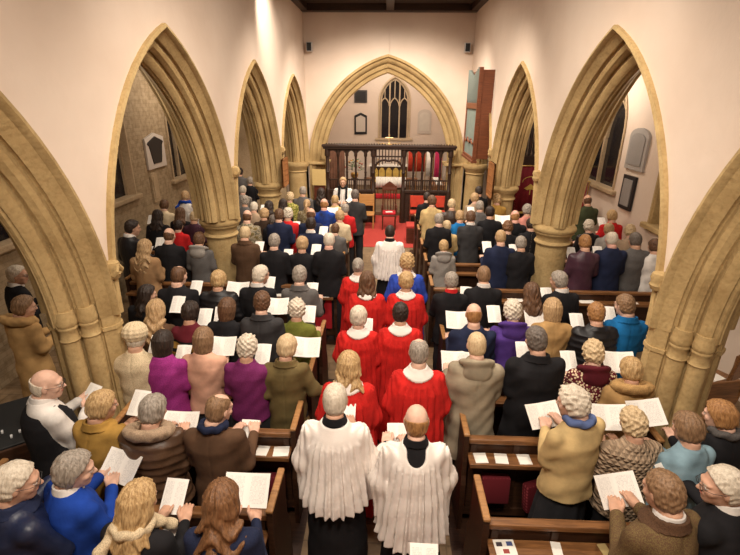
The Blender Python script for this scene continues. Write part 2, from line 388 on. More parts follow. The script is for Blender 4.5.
# compound piers: core with attached shafts
def pier(y0, x, sg, label, dz=0):
    root = thing('stone_pier', label, 'pier', (x, y0, 0), group='clustered piers of the arcade')
    half = [(-.005, .02), (.0, .045), (.075, .115), (.10, .10), (.155, .15), (.19, .18), (.265, .20), (.31, .21)]
    poly = [(d, -y) for d, y in half]+[(TH-d, -y) for d, y in reversed(half[:-1])]
    poly += [(TH-d, y) for d, y in half]+[(d, y) for d, y in reversed(half[:-1])]
    poly = [(sg*d, y) for d, y in poly]
    MB().prism(poly, lambda a, b: (a, b, 0), lambda a, b: (a, b, 1.82+dz)).build('core', STONE, root)
    for j, (z0, z1, g) in enumerate(((1.59+dz, 1.625+dz, .014), (0, .22, .05), (0, .35, .03))):
        p2 = [(a*1.0+(a-sg*.31)*g*1.6, b+math.copysign(g, b)) for a, b in poly]
        MB().prism(p2, lambda a, b: (a, b, z0), lambda a, b: (a, b, z1)).build(('string_course', 'plinth', 'plinth')[j], STONE, root)
    for d, yy in ((.160, .160), (.272, .268)):
        for s2 in (-1, 1):
            cx, cy = sg*d, s2*yy
            MB().lathe([(.10, .0), (.10, .25), (.085, .32), (.072, .35), (.070, 1.57+dz), (.070, 1.60+dz)], cx, cy, 24).build('shaft', STONE, root, True)
            MB().lathe([(.068, 1.58), (.077, 1.588), (.079, 1.598), (.071, 1.608), (.069, 1.65), (.071, 1.69), (.078, 1.70), (.078, 1.712), (.073, 1.722), (.080, 1.735), (.082, 1.76), (.076, 1.80), (.07, 1.86)], cx, cy, 24).xf(Matrix.Translation((0, 0, dz))).build('capital', STONE, root, True)
    return root
pier(P1, XL, -1, 'clustered limestone pier at the left of the nave, beside the woman in the cream beret', .08)
pier(P1, XR, 1, 'clustered limestone pier at the right of the nave, behind the woman with the fur hood')
pier(.14, XL, -1, 'clustered limestone pier at the west end of the left arcade')
pier(.14, XR, 1, 'clustered limestone pier at the west end of the right arcade')
# east responds and the chancel arch
for side, x in (('left', XL-.31), ('right', XR+.31)):
    root = thing('stone_respond', 'half column ending the %s arcade against the east wall' % side, 'column', (x, EY-.14, 0))
    MB().lathe([(.36, 0), (.36, .25), (.30, .33), (.27, .36), (.26, 1.52), (.29, 1.54), (.27, 1.57), (.30, 1.64), (.34, 1.69), (.36, 1.74), (.34, 1.81)], seg=40).build('shaft', STONE, root, True)
struct(arch_mould('trim_17', 'Y', EY, 1, -.03, 2.29, 1.76, 2.96, [(-.02, .02), (-.02, -.05), (.04, -.06), (.06, -.02), (.07, .01), (.10, .02), (.15, .06), (.18, .12), (.19, .16), (.24, .17), (.29, .21), (.31, .27), (.35, .29), (.40, .30), (.43, .34), (.43, .40), (.36, .52), (.2, .62), (-.02, .77)], STONE, n=22, foot=0))
for j, s in enumerate((-1, 1)):
    x0 = -.03+s*2.04
    struct(boxo('trim_%d' % (18+j), (x0-.31, x0+.31, EY-.08, EY+.60, 1.72, 1.80), STONE, bev=.02))

# ------------------------------------------------------------------ figures: signed distance shapes meshed by surface nets
def V3(*a): return np.array(a, np.float32)
def rc(P, a, b, ra, rb, k=1.0):
    a = V3(*a); b = V3(*b); ab = b-a; L = float(ab@ab)+1e-9
    h = np.clip(((P[0]-a[0])*ab[0]+(P[1]-a[1])*ab[1]+(P[2]-a[2])*ab[2])/L, 0, 1)
    return np.sqrt((P[0]-a[0]-h*ab[0])**2+(P[1]-a[1]-h*ab[1])**2+(P[2]-a[2]-h*ab[2])**2)-(ra+h*(rb-ra))
def el(P, c, r):
    x, y, z = ((P[i]-c[i])/r[i] for i in range(3))
    k = np.sqrt(x*x+y*y+z*z); return (k-1)*min(r)
def bx(P, c, h, r=.01):
    q = [np.abs(P[i]-c[i])-h[i]+r for i in range(3)]
    return np.sqrt(sum(np.maximum(t, 0)**2 for t in q))+np.minimum(np.maximum(q[0], np.maximum(q[1], q[2])), 0)-r
def su(a, b, k=.04):
    h = np.clip(.5+.5*(b-a)/k, 0, 1); return b*(1-h)+a*h-k*h*(1-h)
def prof(P, T, zb=None, zt=None, wob=None, fl=0):
    """stack of ellipses: rows (z, half width, half depth, centre y); wob adds folds"""
    T = sorted(T); z = [t[0] for t in T]
    w = np.interp(P[2], z, [t[1] for t in T]); d = np.interp(P[2], z, [t[2] for t in T]); c = np.interp(P[2], z, [t[3] for t in T])
    yy = P[1]-c
    k = np.sqrt((P[0]/w)**2+(yy/d)**2); r = (k-1)*np.minimum(w, d)
    if wob is not None: r = r+wob(np.arctan2(P[0], yy), P[2])
    return np.maximum(r, np.maximum(z[0]-P[2], P[2]-z[-1]))
def nets(fn, lo, hi, h):
    ax = [np.arange(lo[i]-h, hi[i]+2*h, h, dtype=np.float32) for i in range(3)]
    P = np.meshgrid(*ax, indexing='ij'); D = fn(P).astype(np.float32)
    I = D < 0; n = D.shape
    c = np.zeros((n[0]-1, n[1]-1, n[2]-1), np.int8)
    off = [(i, j, k) for i in (0, 1) for j in (0, 1) for k in (0, 1)]
    for i, j, k in off: c += I[i:n[0]-1+i, j:n[1]-1+j, k:n[2]-1+k]
    ii, jj, kk = np.nonzero((c > 0) & (c < 8))
    acc = np.zeros((len(ii), 3), np.float32); cnt = np.zeros(len(ii), np.float32)
    for a in off:
        for e in range(3):
            if a[e] == 0:
                b = list(a); b[e] = 1
                d0 = D[ii+a[0], jj+a[1], kk+a[2]]; d1 = D[ii+b[0], jj+b[1], kk+b[2]]
                m = (d0 < 0) != (d1 < 0); t = np.where(m, d0/np.where(m, d0-d1, 1), 0)
                for q in range(3):
                    acc[:, q] += np.where(m, a[q]+(t if q == e else 0), 0)
                cnt += m
    V = acc/cnt[:, None]*h+np.stack([ax[0][ii], ax[1][jj], ax[2][kk]], 1)
    id_ = np.full(c.shape, -1, np.int64); id_[ii, jj, kk] = np.arange(len(ii))
    F = []
    for e in range(3):
        s0 = [slice(1, n[q]-1) if q != e else slice(0, n[q]-1) for q in range(3)]
        s1 = [slice(1, n[q]-1) if q != e else slice(1, n[q]) for q in range(3)]
        A = I[tuple(s0)]; B = I[tuple(s1)]
        x = np.nonzero(A != B)
        g = [x[q]+(1 if q != e else 0) for q in range(3)]
        u, v = [(1, 2), (2, 0), (0, 1)][e]
        def at(du, dv):
            t = [g[0].copy(), g[1].copy(), g[2].copy()]; t[u] -= du; t[v] -= dv; return id_[t[0], t[1], t[2]]
        q4 = np.stack([at(1, 1), at(0, 1), at(0, 0), at(1, 0)], 1)
        fl = ~A[x]; q4[fl] = q4[fl][:, ::-1]; F.append(q4)
    F = np.concatenate(F); F = F[(F >= 0).all(1)]
    return V, F
def rawmesh(name, V, F, mats=1, midx=None, smooth=True):
    me = bpy.data.meshes.new(name)
    me.vertices.add(len(V)); me.vertices.foreach_set('co', np.asarray(V, np.float32).ravel())
    me.loops.add(len(F)*4); me.loops.foreach_set('vertex_index', np.asarray(F, np.int32).ravel())
    me.polygons.add(len(F)); me.polygons.foreach_set('loop_start', np.arange(len(F), dtype=np.int32)*4)
    me.polygons.foreach_set('use_smooth', np.ones(len(F), bool))
    for _ in range(mats): me.materials.append(None)
    if midx is not None: me.polygons.foreach_set('material_index', np.asarray(midx, np.int32))
    me.update(calc_edges=True); return me
def rotz(a): c, s = math.cos(a), math.sin(a); return np.array([[c, -s, 0], [s, c, 0], [0, 0, 1]])
def rotx(a): c, s = math.cos(a), math.sin(a); return np.array([[1, 0, 0], [0, c, -s], [0, s, c]])
cache = {}
def memo(key, fn):
    if key not in cache: cache[key] = fn()
    return cache[key]
HC = np.array([0, .03, 1.585])       # head centre of a 1.70 m figure
PIV = np.array([0, -.015, 1.47])
HS = .98

def head_sdf(P):
    x, y, z = P
    d = el(P, (0, -.012, .024), (.074, .093, .09))
    d = su(d, el(P, (0, .026, -.045), (.055, .062, .07)), .035)
    d = su(d, el(P, (0, .062, -.088), (.022, .018, .018)), .03)
    d = su(d, el(P, (0, .076, .026), (.046, .014, .012)), .02)
    ax = (np.abs(x), y, z)
    d = su(d, el(ax, (.042, .058, -.022), (.02, .018, .018)), .02)
    d = np.maximum(d, -el(ax, (.031, .100, .006), (.017, .015, .012)))
    d = np.minimum(d, el(ax, (.031, .078, .005), (.0125, .0125, .0125)))
    d = su(d, rc(P, (0, .082, .012), (0, .106, -.02), .009, .0115), .012)
    d = su(d, el(ax, (.010, .096, -.024), (.009, .009, .007)), .006)
    d = su(d, el(P, (0, .086, -.050), (.025, .011, .009)), .008)
    d = np.maximum(d, -el(P, (0, .101, -.050), (.026, .008, .0025)))
    d = su(d, el(ax, (.077, -.006, -.004), (.009, .018, .031)), .008)
    d = su(d, rc(P, (0, -.022, -.05), (0, -.042, -.17), .054, .060), .03)
    return d
def head_mesh(h=.0055):
    def f():
        V, F = nets(head_sdf, (-.095, -.12, -.165), (.095, .13, .125), h)
        c = V[F].mean(1); a = np.abs(c[:, 0])
        m = np.zeros(len(F), int)
        ey = ((a-.031)/.0135)**2+((c[:, 2]-.005)/.0075)**2
        m[(ey < 1) & (c[:, 1] > .07)] = 1
        m[(((a-.031)/.006)**2+((c[:, 2]-.005)/.007)**2 < 1) & (c[:, 1] > .07)] = 2
        m[((c[:, 0]/.024)**2+((c[:, 2]+.05)/.009)**2 < 1) & (c[:, 1] > .08)] = 3
        m[((a-.031)/.019)**2+((c[:, 2]-.024)/.0045)**2 < 1] = 4
        m[(c[:, 1] < .03)] = 0
        return V, F, m
    return memo(('head', h), f)
def hand_mesh(h=.0042):
    """left hand, wrist at the origin, fingers towards +y and curled down, thumb towards +x lying on top"""
    def sdf(P):
        d = el(P, (0, .048, 0), (.040, .052, .015))
        d = su(d, rc(P, (0, -.03, 0), (0, .02, 0), .026, .027), .02)
        for i, (x, l) in enumerate(((.028, .062), (.010, .072), (-.009, .067), (-.027, .052))):
            a = (x, .082-.004*abs(i-1), .0); b = (x*1.12, .082+l*.55, -.016); c = (x*1.12, .082+l*.62, -.050)
            f = np.minimum(rc(P, a, b, .0092, .0082), rc(P, b, c, .0082, .007)); d = su(d, f, .006)
        d = su(d, np.minimum(rc(P, (.026, .022, .004), (.046, .055, .016), .013, .0105), rc(P, (.046, .055, .016), (.040, .092, .020), .0105, .008)), .012)
        return d
    return memo(('hand', h), lambda: nets(sdf, (-.06, -.06, -.07), (.07, .15, .045), h))
def arms(pose, sx=0.):
    """joint positions: shoulder, elbow, wrist for left (-x) and right (+x)"""
    A, B = .158, .192
    if pose == 'down': return [((-A, -.01, 1.37), (-B, -.03, 1.10), (-B-.01, .06, .87)), ((A, -.01, 1.37), (B, -.03, 1.10), (B+.01, .06, .87))]
    if pose == 'rail': return [((-A, -.01, 1.37), (-B, -.03, 1.11), (-.11, .22, 1.05)), ((A, -.01, 1.37), (.27, -.02, 1.14), (.40, .16, .99))]
    if pose == 'hug': return [((-A, -.01, 1.37), (-B, -.03, 1.11), (-.11, .22, 1.05)), ((A, -.01, 1.37), (.28, .00, 1.16), (.50, .04, 1.16))]
    lw = (sx-.085, .30-.1*max(0, sx), 1.145); rw = (sx+.085, .30-.1*max(0, -sx), 1.145)
    return [((-A, -.01, 1.37), (-B+.1*min(0, sx), .35*max(0, sx), 1.12), lw), ((A, -.01, 1.37), (B+.25*max(0, sx), .35*max(0, -sx), 1.12), rw)]
def body_mesh(pose, sx, yaw, pitch, near):
    A = arms(pose, sx)
    def lower():
        T = [(.86, .165, .115, -.01), (.98, .150, .105, -.01), (1.10, .135, .095, -.005), (1.25, .142, .105, -.01), (1.34, .138, .095, -.015), (1.39, .112, .075, -.02), (1.43, .078, .062, -.02), (1.47, .062, .058, -.015), (1.52, .055, .055, -.01)]
        def f(P):
            d = prof(P, T)
            for s in (-1, 1):
                d = su(d, rc(P, (s*.085, -.01, .88), (s*.09, .0, .50), .082, .055), .04)
                d = su(d, rc(P, (s*.09, .0, .50), (s*.09, -.01, .08), .052, .036), .03)
                d = su(d, rc(P, (s*.09, -.03, .05), (s*.10, .13, .035), .036, .028), .03)
            for a, b, c in A:
                d = su(d, rc(P, (a[0]*.92, a[1], a[2]-.02), b, .040, .036), .03); d = su(d, rc(P, b, c, .036, .027), .02)
            return d
        h = .018
        return nets(f, (-.6, -.2, -.0), (.6, .42, 1.53), h)
    Vl, Fl = memo(('low', pose, sx), lower)
    Vh, Fh, mh = head_mesh(.0055 if near else .008)
    Mx = rotz(yaw) @ rotx(pitch)
    Vh = (Vh*HS+(HC-PIV)) @ Mx.T+PIV
    Vs, Fs, ms = [Vl, Vh], [Fl, Fh+len(Vl)], [np.zeros(len(Fl), int), mh]
    n = len(Vl)+len(Vh)
    Vn, Fn = hand_mesh(.0042 if near else .007)
    for k, (a, b, c) in enumerate(A):
        V = Vn.copy(); F = Fn.copy()
        if k: V[:, 0] *= -1; F = F[:, ::-1]
        fw = np.array(c)-np.array(b); ang = -math.atan2(fw[0], fw[1])*.8
        if pose == 'down': Mh = rotx(R_(-62))
        else: Mh = rotz(ang) @ rotx(R_(18))
        V = V @ Mh.T+np.array(c)
        Vs.append(V); Fs.append(F+n); ms.append(np.zeros(len(F), int)); n += len(V)
    return rawmesh('body', np.concatenate(Vs), np.concatenate(Fs), 5, np.concatenate(ms))

# hair ---------------------------------------------------------------
def hair_mesh(style, seed, near):
    h = .0065 if near else .0085
    rs = np.random.RandomState(seed); ph = rs.rand(8)*6.28
    def strands(P, n, amp, zf=22):
        th = np.arctan2(P[0], -(P[1]+.01))
        return amp*np.sin(th*n+1.6*np.sin(P[2]*zf+ph[0]+th*2)+ph[1])*(.6+.4*np.sin(th*n*.37+ph[2]+P[2]*9))
    def tufts(P, k, amp):
        x, y, z = P
        return amp*(np.sin(k*x+ph[0]+2*np.sin(.6*k*z+ph[3]))*np.sin(k*y+ph[1]+2*np.sin(.5*k*x))*np.sin(k*z+ph[2])+.5*np.sin(1.9*k*x+ph[4]+z*20)*np.sin(2.1*k*z+ph[5]+y*30))
    line = lambda z, a: np.interp(z, [-.2, -.09, -.04, .0, .035, .075, .10, .14], [a-.03, a-.025, a-.015, a-.008, .032, .060, .078, .13])
    def shell(P, t, zlow=-.095, a=.0, jaw=True):
        d = el(P, (0, -.014, .026), (.074+t, .093+t, .09+t))
        if jaw: d = su(d, el(P, (0, -.028, -.03), (.066+t*.8, .066+t, .066)), .03)
        return d, np.maximum(P[1]-line(P[2], a), zlow-P[2])
    def f(P):
        x, y, z = P
        if style == 'short':
            d, c = shell(P, .013, -.085); return np.maximum(d+tufts(P, 75, .004)+strands(P, 26, .0015), c)
        if style == 'crop':
            d, c = shell(P, .006, -.075); return np.maximum(d+tufts(P, 110, .0015), c)
        if style == 'thin':
            d, c = shell(P, .007, -.08); d = np.maximum(d+tufts(P, 90, .002), c)
            return np.maximum(d, -el(P, (0, .035, .12), (.052, .085, .062)))
        if style == 'bald':
            d, c = shell(P, .006, -.075, -.01); d = np.maximum(d+tufts(P, 90, .0015), c)
            return np.maximum(d, z-.028-.25*(y+.03)*0-.35*np.maximum(0, -y-.04))
        if style == 'curly':
            d, c = shell(P, .024, -.09, .012); return np.maximum(d+tufts(P, 62, .010), c)
        if style == 'full':
            d, c = shell(P, .022, -.10, .01); return np.maximum(d+strands(P, 17, .004)+tufts(P, 40, .003), c)
        if style == 'bob':
            d, c = shell(P, .020, -.14, .02)
            d = su(d, prof(P, [(-.15, .072, .07, -.03), (-.11, .092, .088, -.025), (-.03, .096, .10, -.02), (.03, .09, .1, -.02)]), .03)
            return np.maximum(np.maximum(d+strands(P, 24, .0035), y-line(z, .03)), -.15-z)
        if style in ('long', 'wavy', 'vlong'):
            L = {'long': .33, 'wavy': .37, 'vlong': .40}[style]; wv = {'long': .006, 'wavy': .015, 'vlong': .01}[style]
            d, c = shell(P, .020, -.14, .02)
            b = prof(P, [(-L, .075, .030, -.085), (-L+.06, .105, .048, -.088), (-.20, .125, .062, -.080), (-.12, .112, .078, -.055), (-.02, .098, .095, -.025), (.04, .085, .09, -.02)])
            d = su(d, b, .03)
            d = d+strands(P, 15, .006, 30)+wv*np.sin(z*55+ph[3]+3*np.sin(x*28+ph[4]))*np.clip((-z)/.12, 0, 1)
            return np.maximum(d, y-np.where(z < -.04, .01, line(z, .02)))
        if style == 'pony':
            d, c = shell(P, .010, -.09); d = np.maximum(d+strands(P, 26, .002), c)
            t = np.minimum(rc(P, (0, -.105, .01), (0, -.145, -.06), .024, .032), rc(P, (0, -.145, -.06), (.0, -.12, -.26), .032, .012))
            return su(d, t+strands(P, 9, .003), .012)
        if style == 'bun':
            d, c = shell(P, .010, -.09); d = np.maximum(d+strands(P, 26, .002), c)
            return su(d, el(P, (0, -.118, .0), (.034, .028, .034))+tufts(P, 90, .003), .01)
    lo = (-.14, -.19, {'long': -.36, 'wavy': -.40, 'vlong': -.42, 'pony': -.29, 'bob': -.17}.get(style, -.12))
    V, F = nets(f, lo, (.14, .12, .155), h)
    return rawmesh('hair', V, F)
def beret_mesh():
    def f(P):
        x, y, z = P
        d = el(P, (.0, -.034, .060), (.110, .122, .102))+.0035*np.sin(np.arctan2(x, y+.03)*14)+.002*np.sin(z*160)
        d = su(d, prof(P, [(-.005, .088, .106, -.016), (.035, .096, .112, -.018)]), .02)
        return d
    return rawmesh('beret', *nets(f, (-.13, -.16, -.02), (.13, .12, .16), .007))

# clothes --------------------------------------------------------------
def folds(n, a0, a1, zt, zb, seed):
    rs = np.random.RandomState(seed); p = rs.rand(5)*6.28
    def w(th, z):
        g = np.clip((zt-z)/(zt-zb), 0, 1)
        return (a0+(a1-a0)*g)*(z < zt)*np.clip((zt-z)/.05, 0, 1)*(np.cos(n*th+.7*np.sin(3*th+p[0])+1.2*np.sin(2*z+p[1]))+.45*np.cos(n*1.7*th+p[2]+z*2))
    return w
def wrinkle(seed, a):
    rs = np.random.RandomState(seed); p = rs.rand(6)*6.28
    def w(P):
        x, y, z = P
        return a*(np.sin(19*z+9*x*np.sin(p[0])+p[1]+2.2*np.sin(8*x+p[2])+1.5*np.sin(11*y))*.6+np.sin(38*z-21*x+p[3]+2*np.sin(13*x+p[4]))*.4)
    return w
def cloth_mesh(kind, pose, sx, seed, near, bulk=1.0):
    A = arms(pose, sx); h = .0095 if near else .014; wr = wrinkle(seed, (1.7 if near else 1.1)*{'puffer': .003, 'jumper': .0045, 'coat': .005, 'jacket': .0035, 'robe': .002, 'surplice': .002, 'cape': .004}.get(kind, .004))
    B = lambda T: [(z, w_*bulk, d*bulk, c) for z, w_, d, c in T]
    if kind in ('jacket', 'jumper', 'puffer', 'coat', 'tunic'):
        zb = {'jacket': .76, 'jumper': .84, 'puffer': .78, 'coat': .50, 'tunic': .70}[kind]
        e = {'jacket': .0, 'jumper': -.004, 'puffer': .016, 'coat': .008, 'tunic': -.002}[kind]
        T = B([(zb, .192+e+(.02 if kind == 'coat' else 0), .152+e, -.005), (.86, .184+e, .148+e, -.005), (1.05, .165+e, .132+e, -.005), (1.22, .172+e, .138+e, -.01), (1.32, .172+e, .126+e, -.015), (1.38, .150+e, .103+e, -.02), (1.415, .122+e, .088, -.022), (1.44, .095, .078, -.02), (1.47, .074, .072, -.012)])
        ra, rb, rw = (.064+e, .054+e, .041+e*.5)
        def f(P):
            d = prof(P, T)
            for k, (a, b, c) in enumerate(A):
                d = su(d, rc(P, (a[0]*bulk, a[1], a[2]-.008), b, ra, rb), .045)
                c2 = tuple(np.array(b)+(np.array(c)-np.array(b))*.93)
                d = su(d, rc(P, b, c2, rb, rw), .03)
            d = d+wr(P)
            if kind == 'puffer': d = d+.009*np.abs(np.sin(P[2]*PI/.072+.6*np.sin(P[0]*5)))-.006
            if kind in ('jacket', 'coat'):   # back vent and centre seam
                d = d+.006*np.exp(-(P[0]/.006)**2)*(P[1] < 0)
            return np.maximum(d, -((P[0]/.066)**2+((P[1]+.008)/.064)**2-1)*.05+(P[2] < 1.40)*1-0) if False else d
        return rawmesh(kind, *nets(f, (-.62, -.24, zb-.02), (.62, .40, 1.5), h))
    if kind in ('robe', 'cassock', 'dress'):
        fl = {'robe': 1, 'cassock': .05, 'dress': .5}[kind]; fz = .35 if kind == 'cassock' else fl; zb = {'robe': .10, 'cassock': .06, 'dress': .45}[kind]
        T = [(zb, .20+.09*fz, .16+.10*fz, 0), (.6, .185+.065*fz, .15+.075*fz, 0), (1.05, .175+.045*fl, .145+.05*fl, 0), (1.28, .172+.03*fl, .14+.03*fl, -.01), (1.355, .168+.0*fl-.02*(fl < .1), .125+.01*fl, -.018), (1.40, .135-.02*(fl < .1), .10, -.02), (1.435, .10-.012*(fl < .1), .082, -.02), (1.47, .075, .074, -.012)]
        if kind == 'cassock': T = [(z, w_*.90, d*.90, c) if z > 1.0 else (z, w_, d, c) for z, w_, d, c in T]
        fo = folds(19 if fl == 1 else 11, .007*fl, .016*fl, 1.37, .2, seed)
        def f(P):
            d = prof(P, T, wob=fo)
            for a, b, c in A:
                if kind == 'robe':
                    b2 = (b[0]*1.02, b[1]-.01, b[2]-.02)
                    s1 = rc(P, (a[0], a[1], a[2]-.012), b2, .068, .084); s2 = rc(P, b2, c, .082, .055)
                    ang = np.arctan2(P[1]-b[1], P[0]-b[0]); s = su(s1, s2, .05)+.007*np.cos(9*ang+3*np.sin(P[2]*9+seed))
                else: s = su(rc(P, (a[0]*(.84 if fl < .1 else 1), a[1], a[2]-.03), b, .073-.03*(fl < .1), .052-.008*(fl < .1)), rc(P, b, c, .044, .041), .04)
                d = su(d, s, .04)
            return d+wr(P)
        return rawmesh(kind, *nets(f, (-.62, -.34, zb-.02), (.62, .42, 1.5), h if fl == 1 else h*1.15))
    if kind == 'surplice':
        zb = .70 if seed % 2 else .84
        T = [(zb, .240+.2*(.84-zb)*.3, .225, -.01), (zb+.08, .235, .218, -.01), (1.1, .205, .182, -.01), (1.25, .182, .158, -.015), (1.33, .165, .142, -.018), (1.385, .138, .115, -.02), (1.425, .108, .092, -.02), (1.455, .09, .082, -.015)]
        fo = folds(23, .007, .016, 1.37, .7, seed)
        def f(P):
            d = prof(P, T, wob=fo)
            for k, (a, b, c) in enumerate(A):
                s = -1 if k == 0 else 1
                b2 = (b[0]+s*.01, b[1]+.01, b[2]+.0)
                q = rc(P, (a[0], a[1], a[2]-.005), b2, .066, .076)
                c2 = (c[0]*.85+b2[0]*.15+s*.02, c[1]*.72, c[2]-.01)
                q = su(q, rc(P, b2, c2, .076, .062), .05)
                q = su(q, rc(P, b2, (b2[0]+s*.03, b2[1]-.03, .83), .072, .022), .05)       # hanging point of the wide sleeve
                q = su(q, rc(P, c2, (c2[0]+s*.05, c2[1]-.06, .86), .06, .02), .06)
                q = q+.008*np.cos(np.arctan2(P[1]-b2[1], P[0]-b2[0])*11+seed+2*P[2])
                d = su(d, q, .035)
            d = d+wr(P)
            nk = su(el(P, (0, -.02, 1.475), (.098, .10, .050)), el(P, (0, -.105, 1.43), (.062, .07, .085)), .03) if seed % 2 else el(P, (0, -.02, 1.475), (.088, .082, .04))
            d = np.maximum(d, -nk)
            # hollow underneath so that the cassock shows below the hem
            T2 = [(z-(.02 if z == zb else 0), max(a_-.03, .02), max(b_-.03, .02), c_) for z, a_, b_, c_ in T if z < 1.3]
            return np.maximum(d, -(prof(P, T2)+.0))
        return rawmesh(kind, *nets(f, (-.50, -.34, zb-.03), (.55, .42, 1.48), h*.9))
    if kind == 'ruff':        # wide white chorister's collar lying on the shoulders
        T = [(1.27, .215, .172, -.012), (1.355, .188, .147, -.018), (1.40, .152, .116, -.02), (1.435, .115, .096, -.02), (1.462, .086, .084, -.013), (1.482, .076, .074, -.01)]
        def f(P):
            d = prof(P, T); m = (np.sqrt((P[0]/.128)**2+((P[1]+.010)/.122)**2)-1)*.12
            return np.maximum(np.maximum(d, m), -prof(P, [(a, b-.014, c-.014, e) for a, b, c, e in T]))
        return rawmesh(kind, *nets(f, (-.2, -.2, 1.29), (.2, .18, 1.5), .006 if near else .008))
    if kind == 'neckband':
        def f(P):
            r = np.sqrt((P[0]/1.0)**2+((P[1]+.012)/1.0)**2); r0 = np.interp(P[2], [1.43, 1.50], [.082, .062])
            return np.maximum(np.abs(r-r0)-.007, np.abs(P[2]-1.468+.25*(P[1]+.01))-.026)
        return rawmesh(kind, *nets(f, (-.11, -.12, 1.41), (.11, .1, 1.53), .0055))
    if kind == 'collar':      # turned coat or jacket collar
        def f(P):
            r = np.sqrt((P[0]/1.05)**2+((P[1]+.015)/1.0)**2); r0 = np.interp(P[2], [1.40, 1.45, 1.49], [.125, .088, .076])
            return np.maximum(np.abs(r-r0)-.010, np.abs(P[2]-1.445+.25*(P[1]+.01))-.032)
        return rawmesh(kind, *nets(f, (-.16, -.17, 1.37), (.16, .14, 1.53), .007))
    if kind == 'hood':
        def f(P):
            d = el(P, (0, -.095, 1.395), (.125, .062, .105))
            d = su(d, np.sqrt((np.sqrt((P[0]/1.15)**2+(P[1]+.02)**2)-.10)**2+(P[2]-1.45+.5*(P[1]+.02))**2)-.030, .04)
            d = np.maximum(d, -el(P, (0, -.052, 1.50), (.075, .075, .085)))
            return d+wr(P)*.8
        return rawmesh(kind, *nets(f, (-.2, -.2, 1.25), (.2, .15, 1.55), .009))
    if kind == 'fur_hood':
        def f(P):
            d = np.sqrt((np.sqrt((P[0]/1.2)**2+(P[1]+.03)**2)-.112)**2+((P[2]-1.44+.35*(P[1]+.02))/1.2)**2)-.046
            return d+.006*np.sin(60*P[0]+seed)*np.sin(70*P[1])*np.sin(66*P[2])
        return rawmesh(kind, *nets(f, (-.24, -.24, 1.33), (.24, .2, 1.57), .009))
    if kind == 'scarf':
        def f(P):
            d = np.sqrt((np.sqrt(P[0]**2+((P[1]+.012))**2)-.083)**2+((P[2]-1.468+.2*P[1])/1.25)**2)-.026
            return d+.004*np.sin(np.arctan2(P[0], P[1])*7+P[2]*60)
        return rawmesh(kind, *nets(f, (-.14, -.15, 1.4), (.14, .13, 1.54), .007))
    if kind == 'shawl':       # scarf with ends falling over the shoulders and down the back
        def f(P):
            d = np.sqrt((np.sqrt(P[0]**2+((P[1]+.012))**2)-.088)**2+((P[2]-1.462+.2*P[1])/1.3)**2)-.026
            d = su(d, rc(P, (-.09, -.04, 1.46), (-.14, -.125, 1.36), .03, .032), .03); d = su(d, rc(P, (-.14, -.125, 1.36), (-.13, -.165, 1.08), .03, .02), .03)
            d = su(d, rc(P, (.08, .04, 1.46), (.13, .13, 1.33), .03, .03), .03)
            return d+.004*np.sin(np.arctan2(P[0], P[1])*7+P[2]*60)
        return rawmesh(kind, *nets(f, (-.22, -.22, 1.03), (.22, .2, 1.54), .008))
    if kind == 'trousers':
        def f(P):
            d = prof(P, [(.80, .178, .128, -.005), (.90, .172, .120, -.005), (.99, .158, .112, -.005)])
            for s in (-1, 1): d = su(d, rc(P, (s*.085, -.005, .84), (s*.098, -.01, .09), .092, .062), .03)
            return np.maximum(d+wr(P), .065-P[2])
        return rawmesh(kind, *nets(f, (-.22, -.16, .05), (.22, .16, 1.0), .016))
    if kind == 'skirt':
        fo = folds(9, .003, .010, .9, .35, seed)
        def f(P): return prof(P, [(.34, .235, .185, 0), (.7, .205, .155, 0), (.88, .18, .135, 0), (.99, .155, .112, 0)], wob=fo)
        return rawmesh(kind, *nets(f, (-.26, -.22, .32), (.26, .22, 1.0), .016))
    if kind == 'shoe':
        def f(P):
            d = su(rc(P, (0, -.05, .045), (0, .13, .036), .044, .034), rc(P, (0, -.04, .06), (0, -.03, .09), .042, .044), .02)
            return np.maximum(d, .003-P[2])
        return rawmesh(kind, *nets(f, (-.06, -.11, 0), (.06, .18, .13), .010))
    if kind == 'waistcoat':
        def f(P):
            d = prof(P, [(.80, .228, .185, -.005), (1.05, .202, .166, -.005), (1.22, .208, .170, -.01), (1.32, .200, .156, -.015), (1.38, .168, .128, -.02), (1.415, .135, .094, -.022), (1.435, .112, .082, -.02)])
            d = np.maximum(d, -rc((np.abs(P[0]), P[1], P[2]), (.232, 0, 1.38), (.255, 0, 1.16), .10, .085))
            return np.maximum(d, -el(P, (0, .10, 1.42), (.07, .12, .20)))
        return rawmesh(kind, *nets(f, (-.28, -.22, .78), (.28, .22, 1.46), .010))
    if kind == 'stole':
        def f(P):
            d = prof(P, [(.45, .23, .20, 0), (1.0, .235, .195, 0), (1.28, .222, .182, -.01), (1.36, .21, .148, -.018), (1.42, .14, .10, -.02), (1.462, .09, .082, -.015)])
            d = np.maximum(np.abs(d-.035)-.008, (np.abs(np.abs(P[0])-.085)-.032))
            return np.where(P[1] > -.05, d, .05)
        return rawmesh(kind, *nets(f, (-.16, -.1, .46), (.16, .3, 1.47), .012))

def glasses(parent, Mx, inv=None):
    mb = MB()
    for s in (-1, 1):
        ring = [(s*.031+.020*math.cos(t), .102, .004+.015*math.sin(t)) for t in [2*PI*i/14 for i in range(15)]]
        mb.tube(ring, .0018, 5); mb.tube([(s*.051, .101, .008), (s*.080, .06, .010), (s*.084, -.005, .008)], .0016, 5)
    mb.tube([(-.011, .103, .006), (.011, .103, .006)], .0016, 5)
    mb.v = [tuple((np.array(v)*HS+(HC-PIV)) @ Mx.T+PIV) for v in mb.v]
    mb.build('glasses', IRON, parent, True)

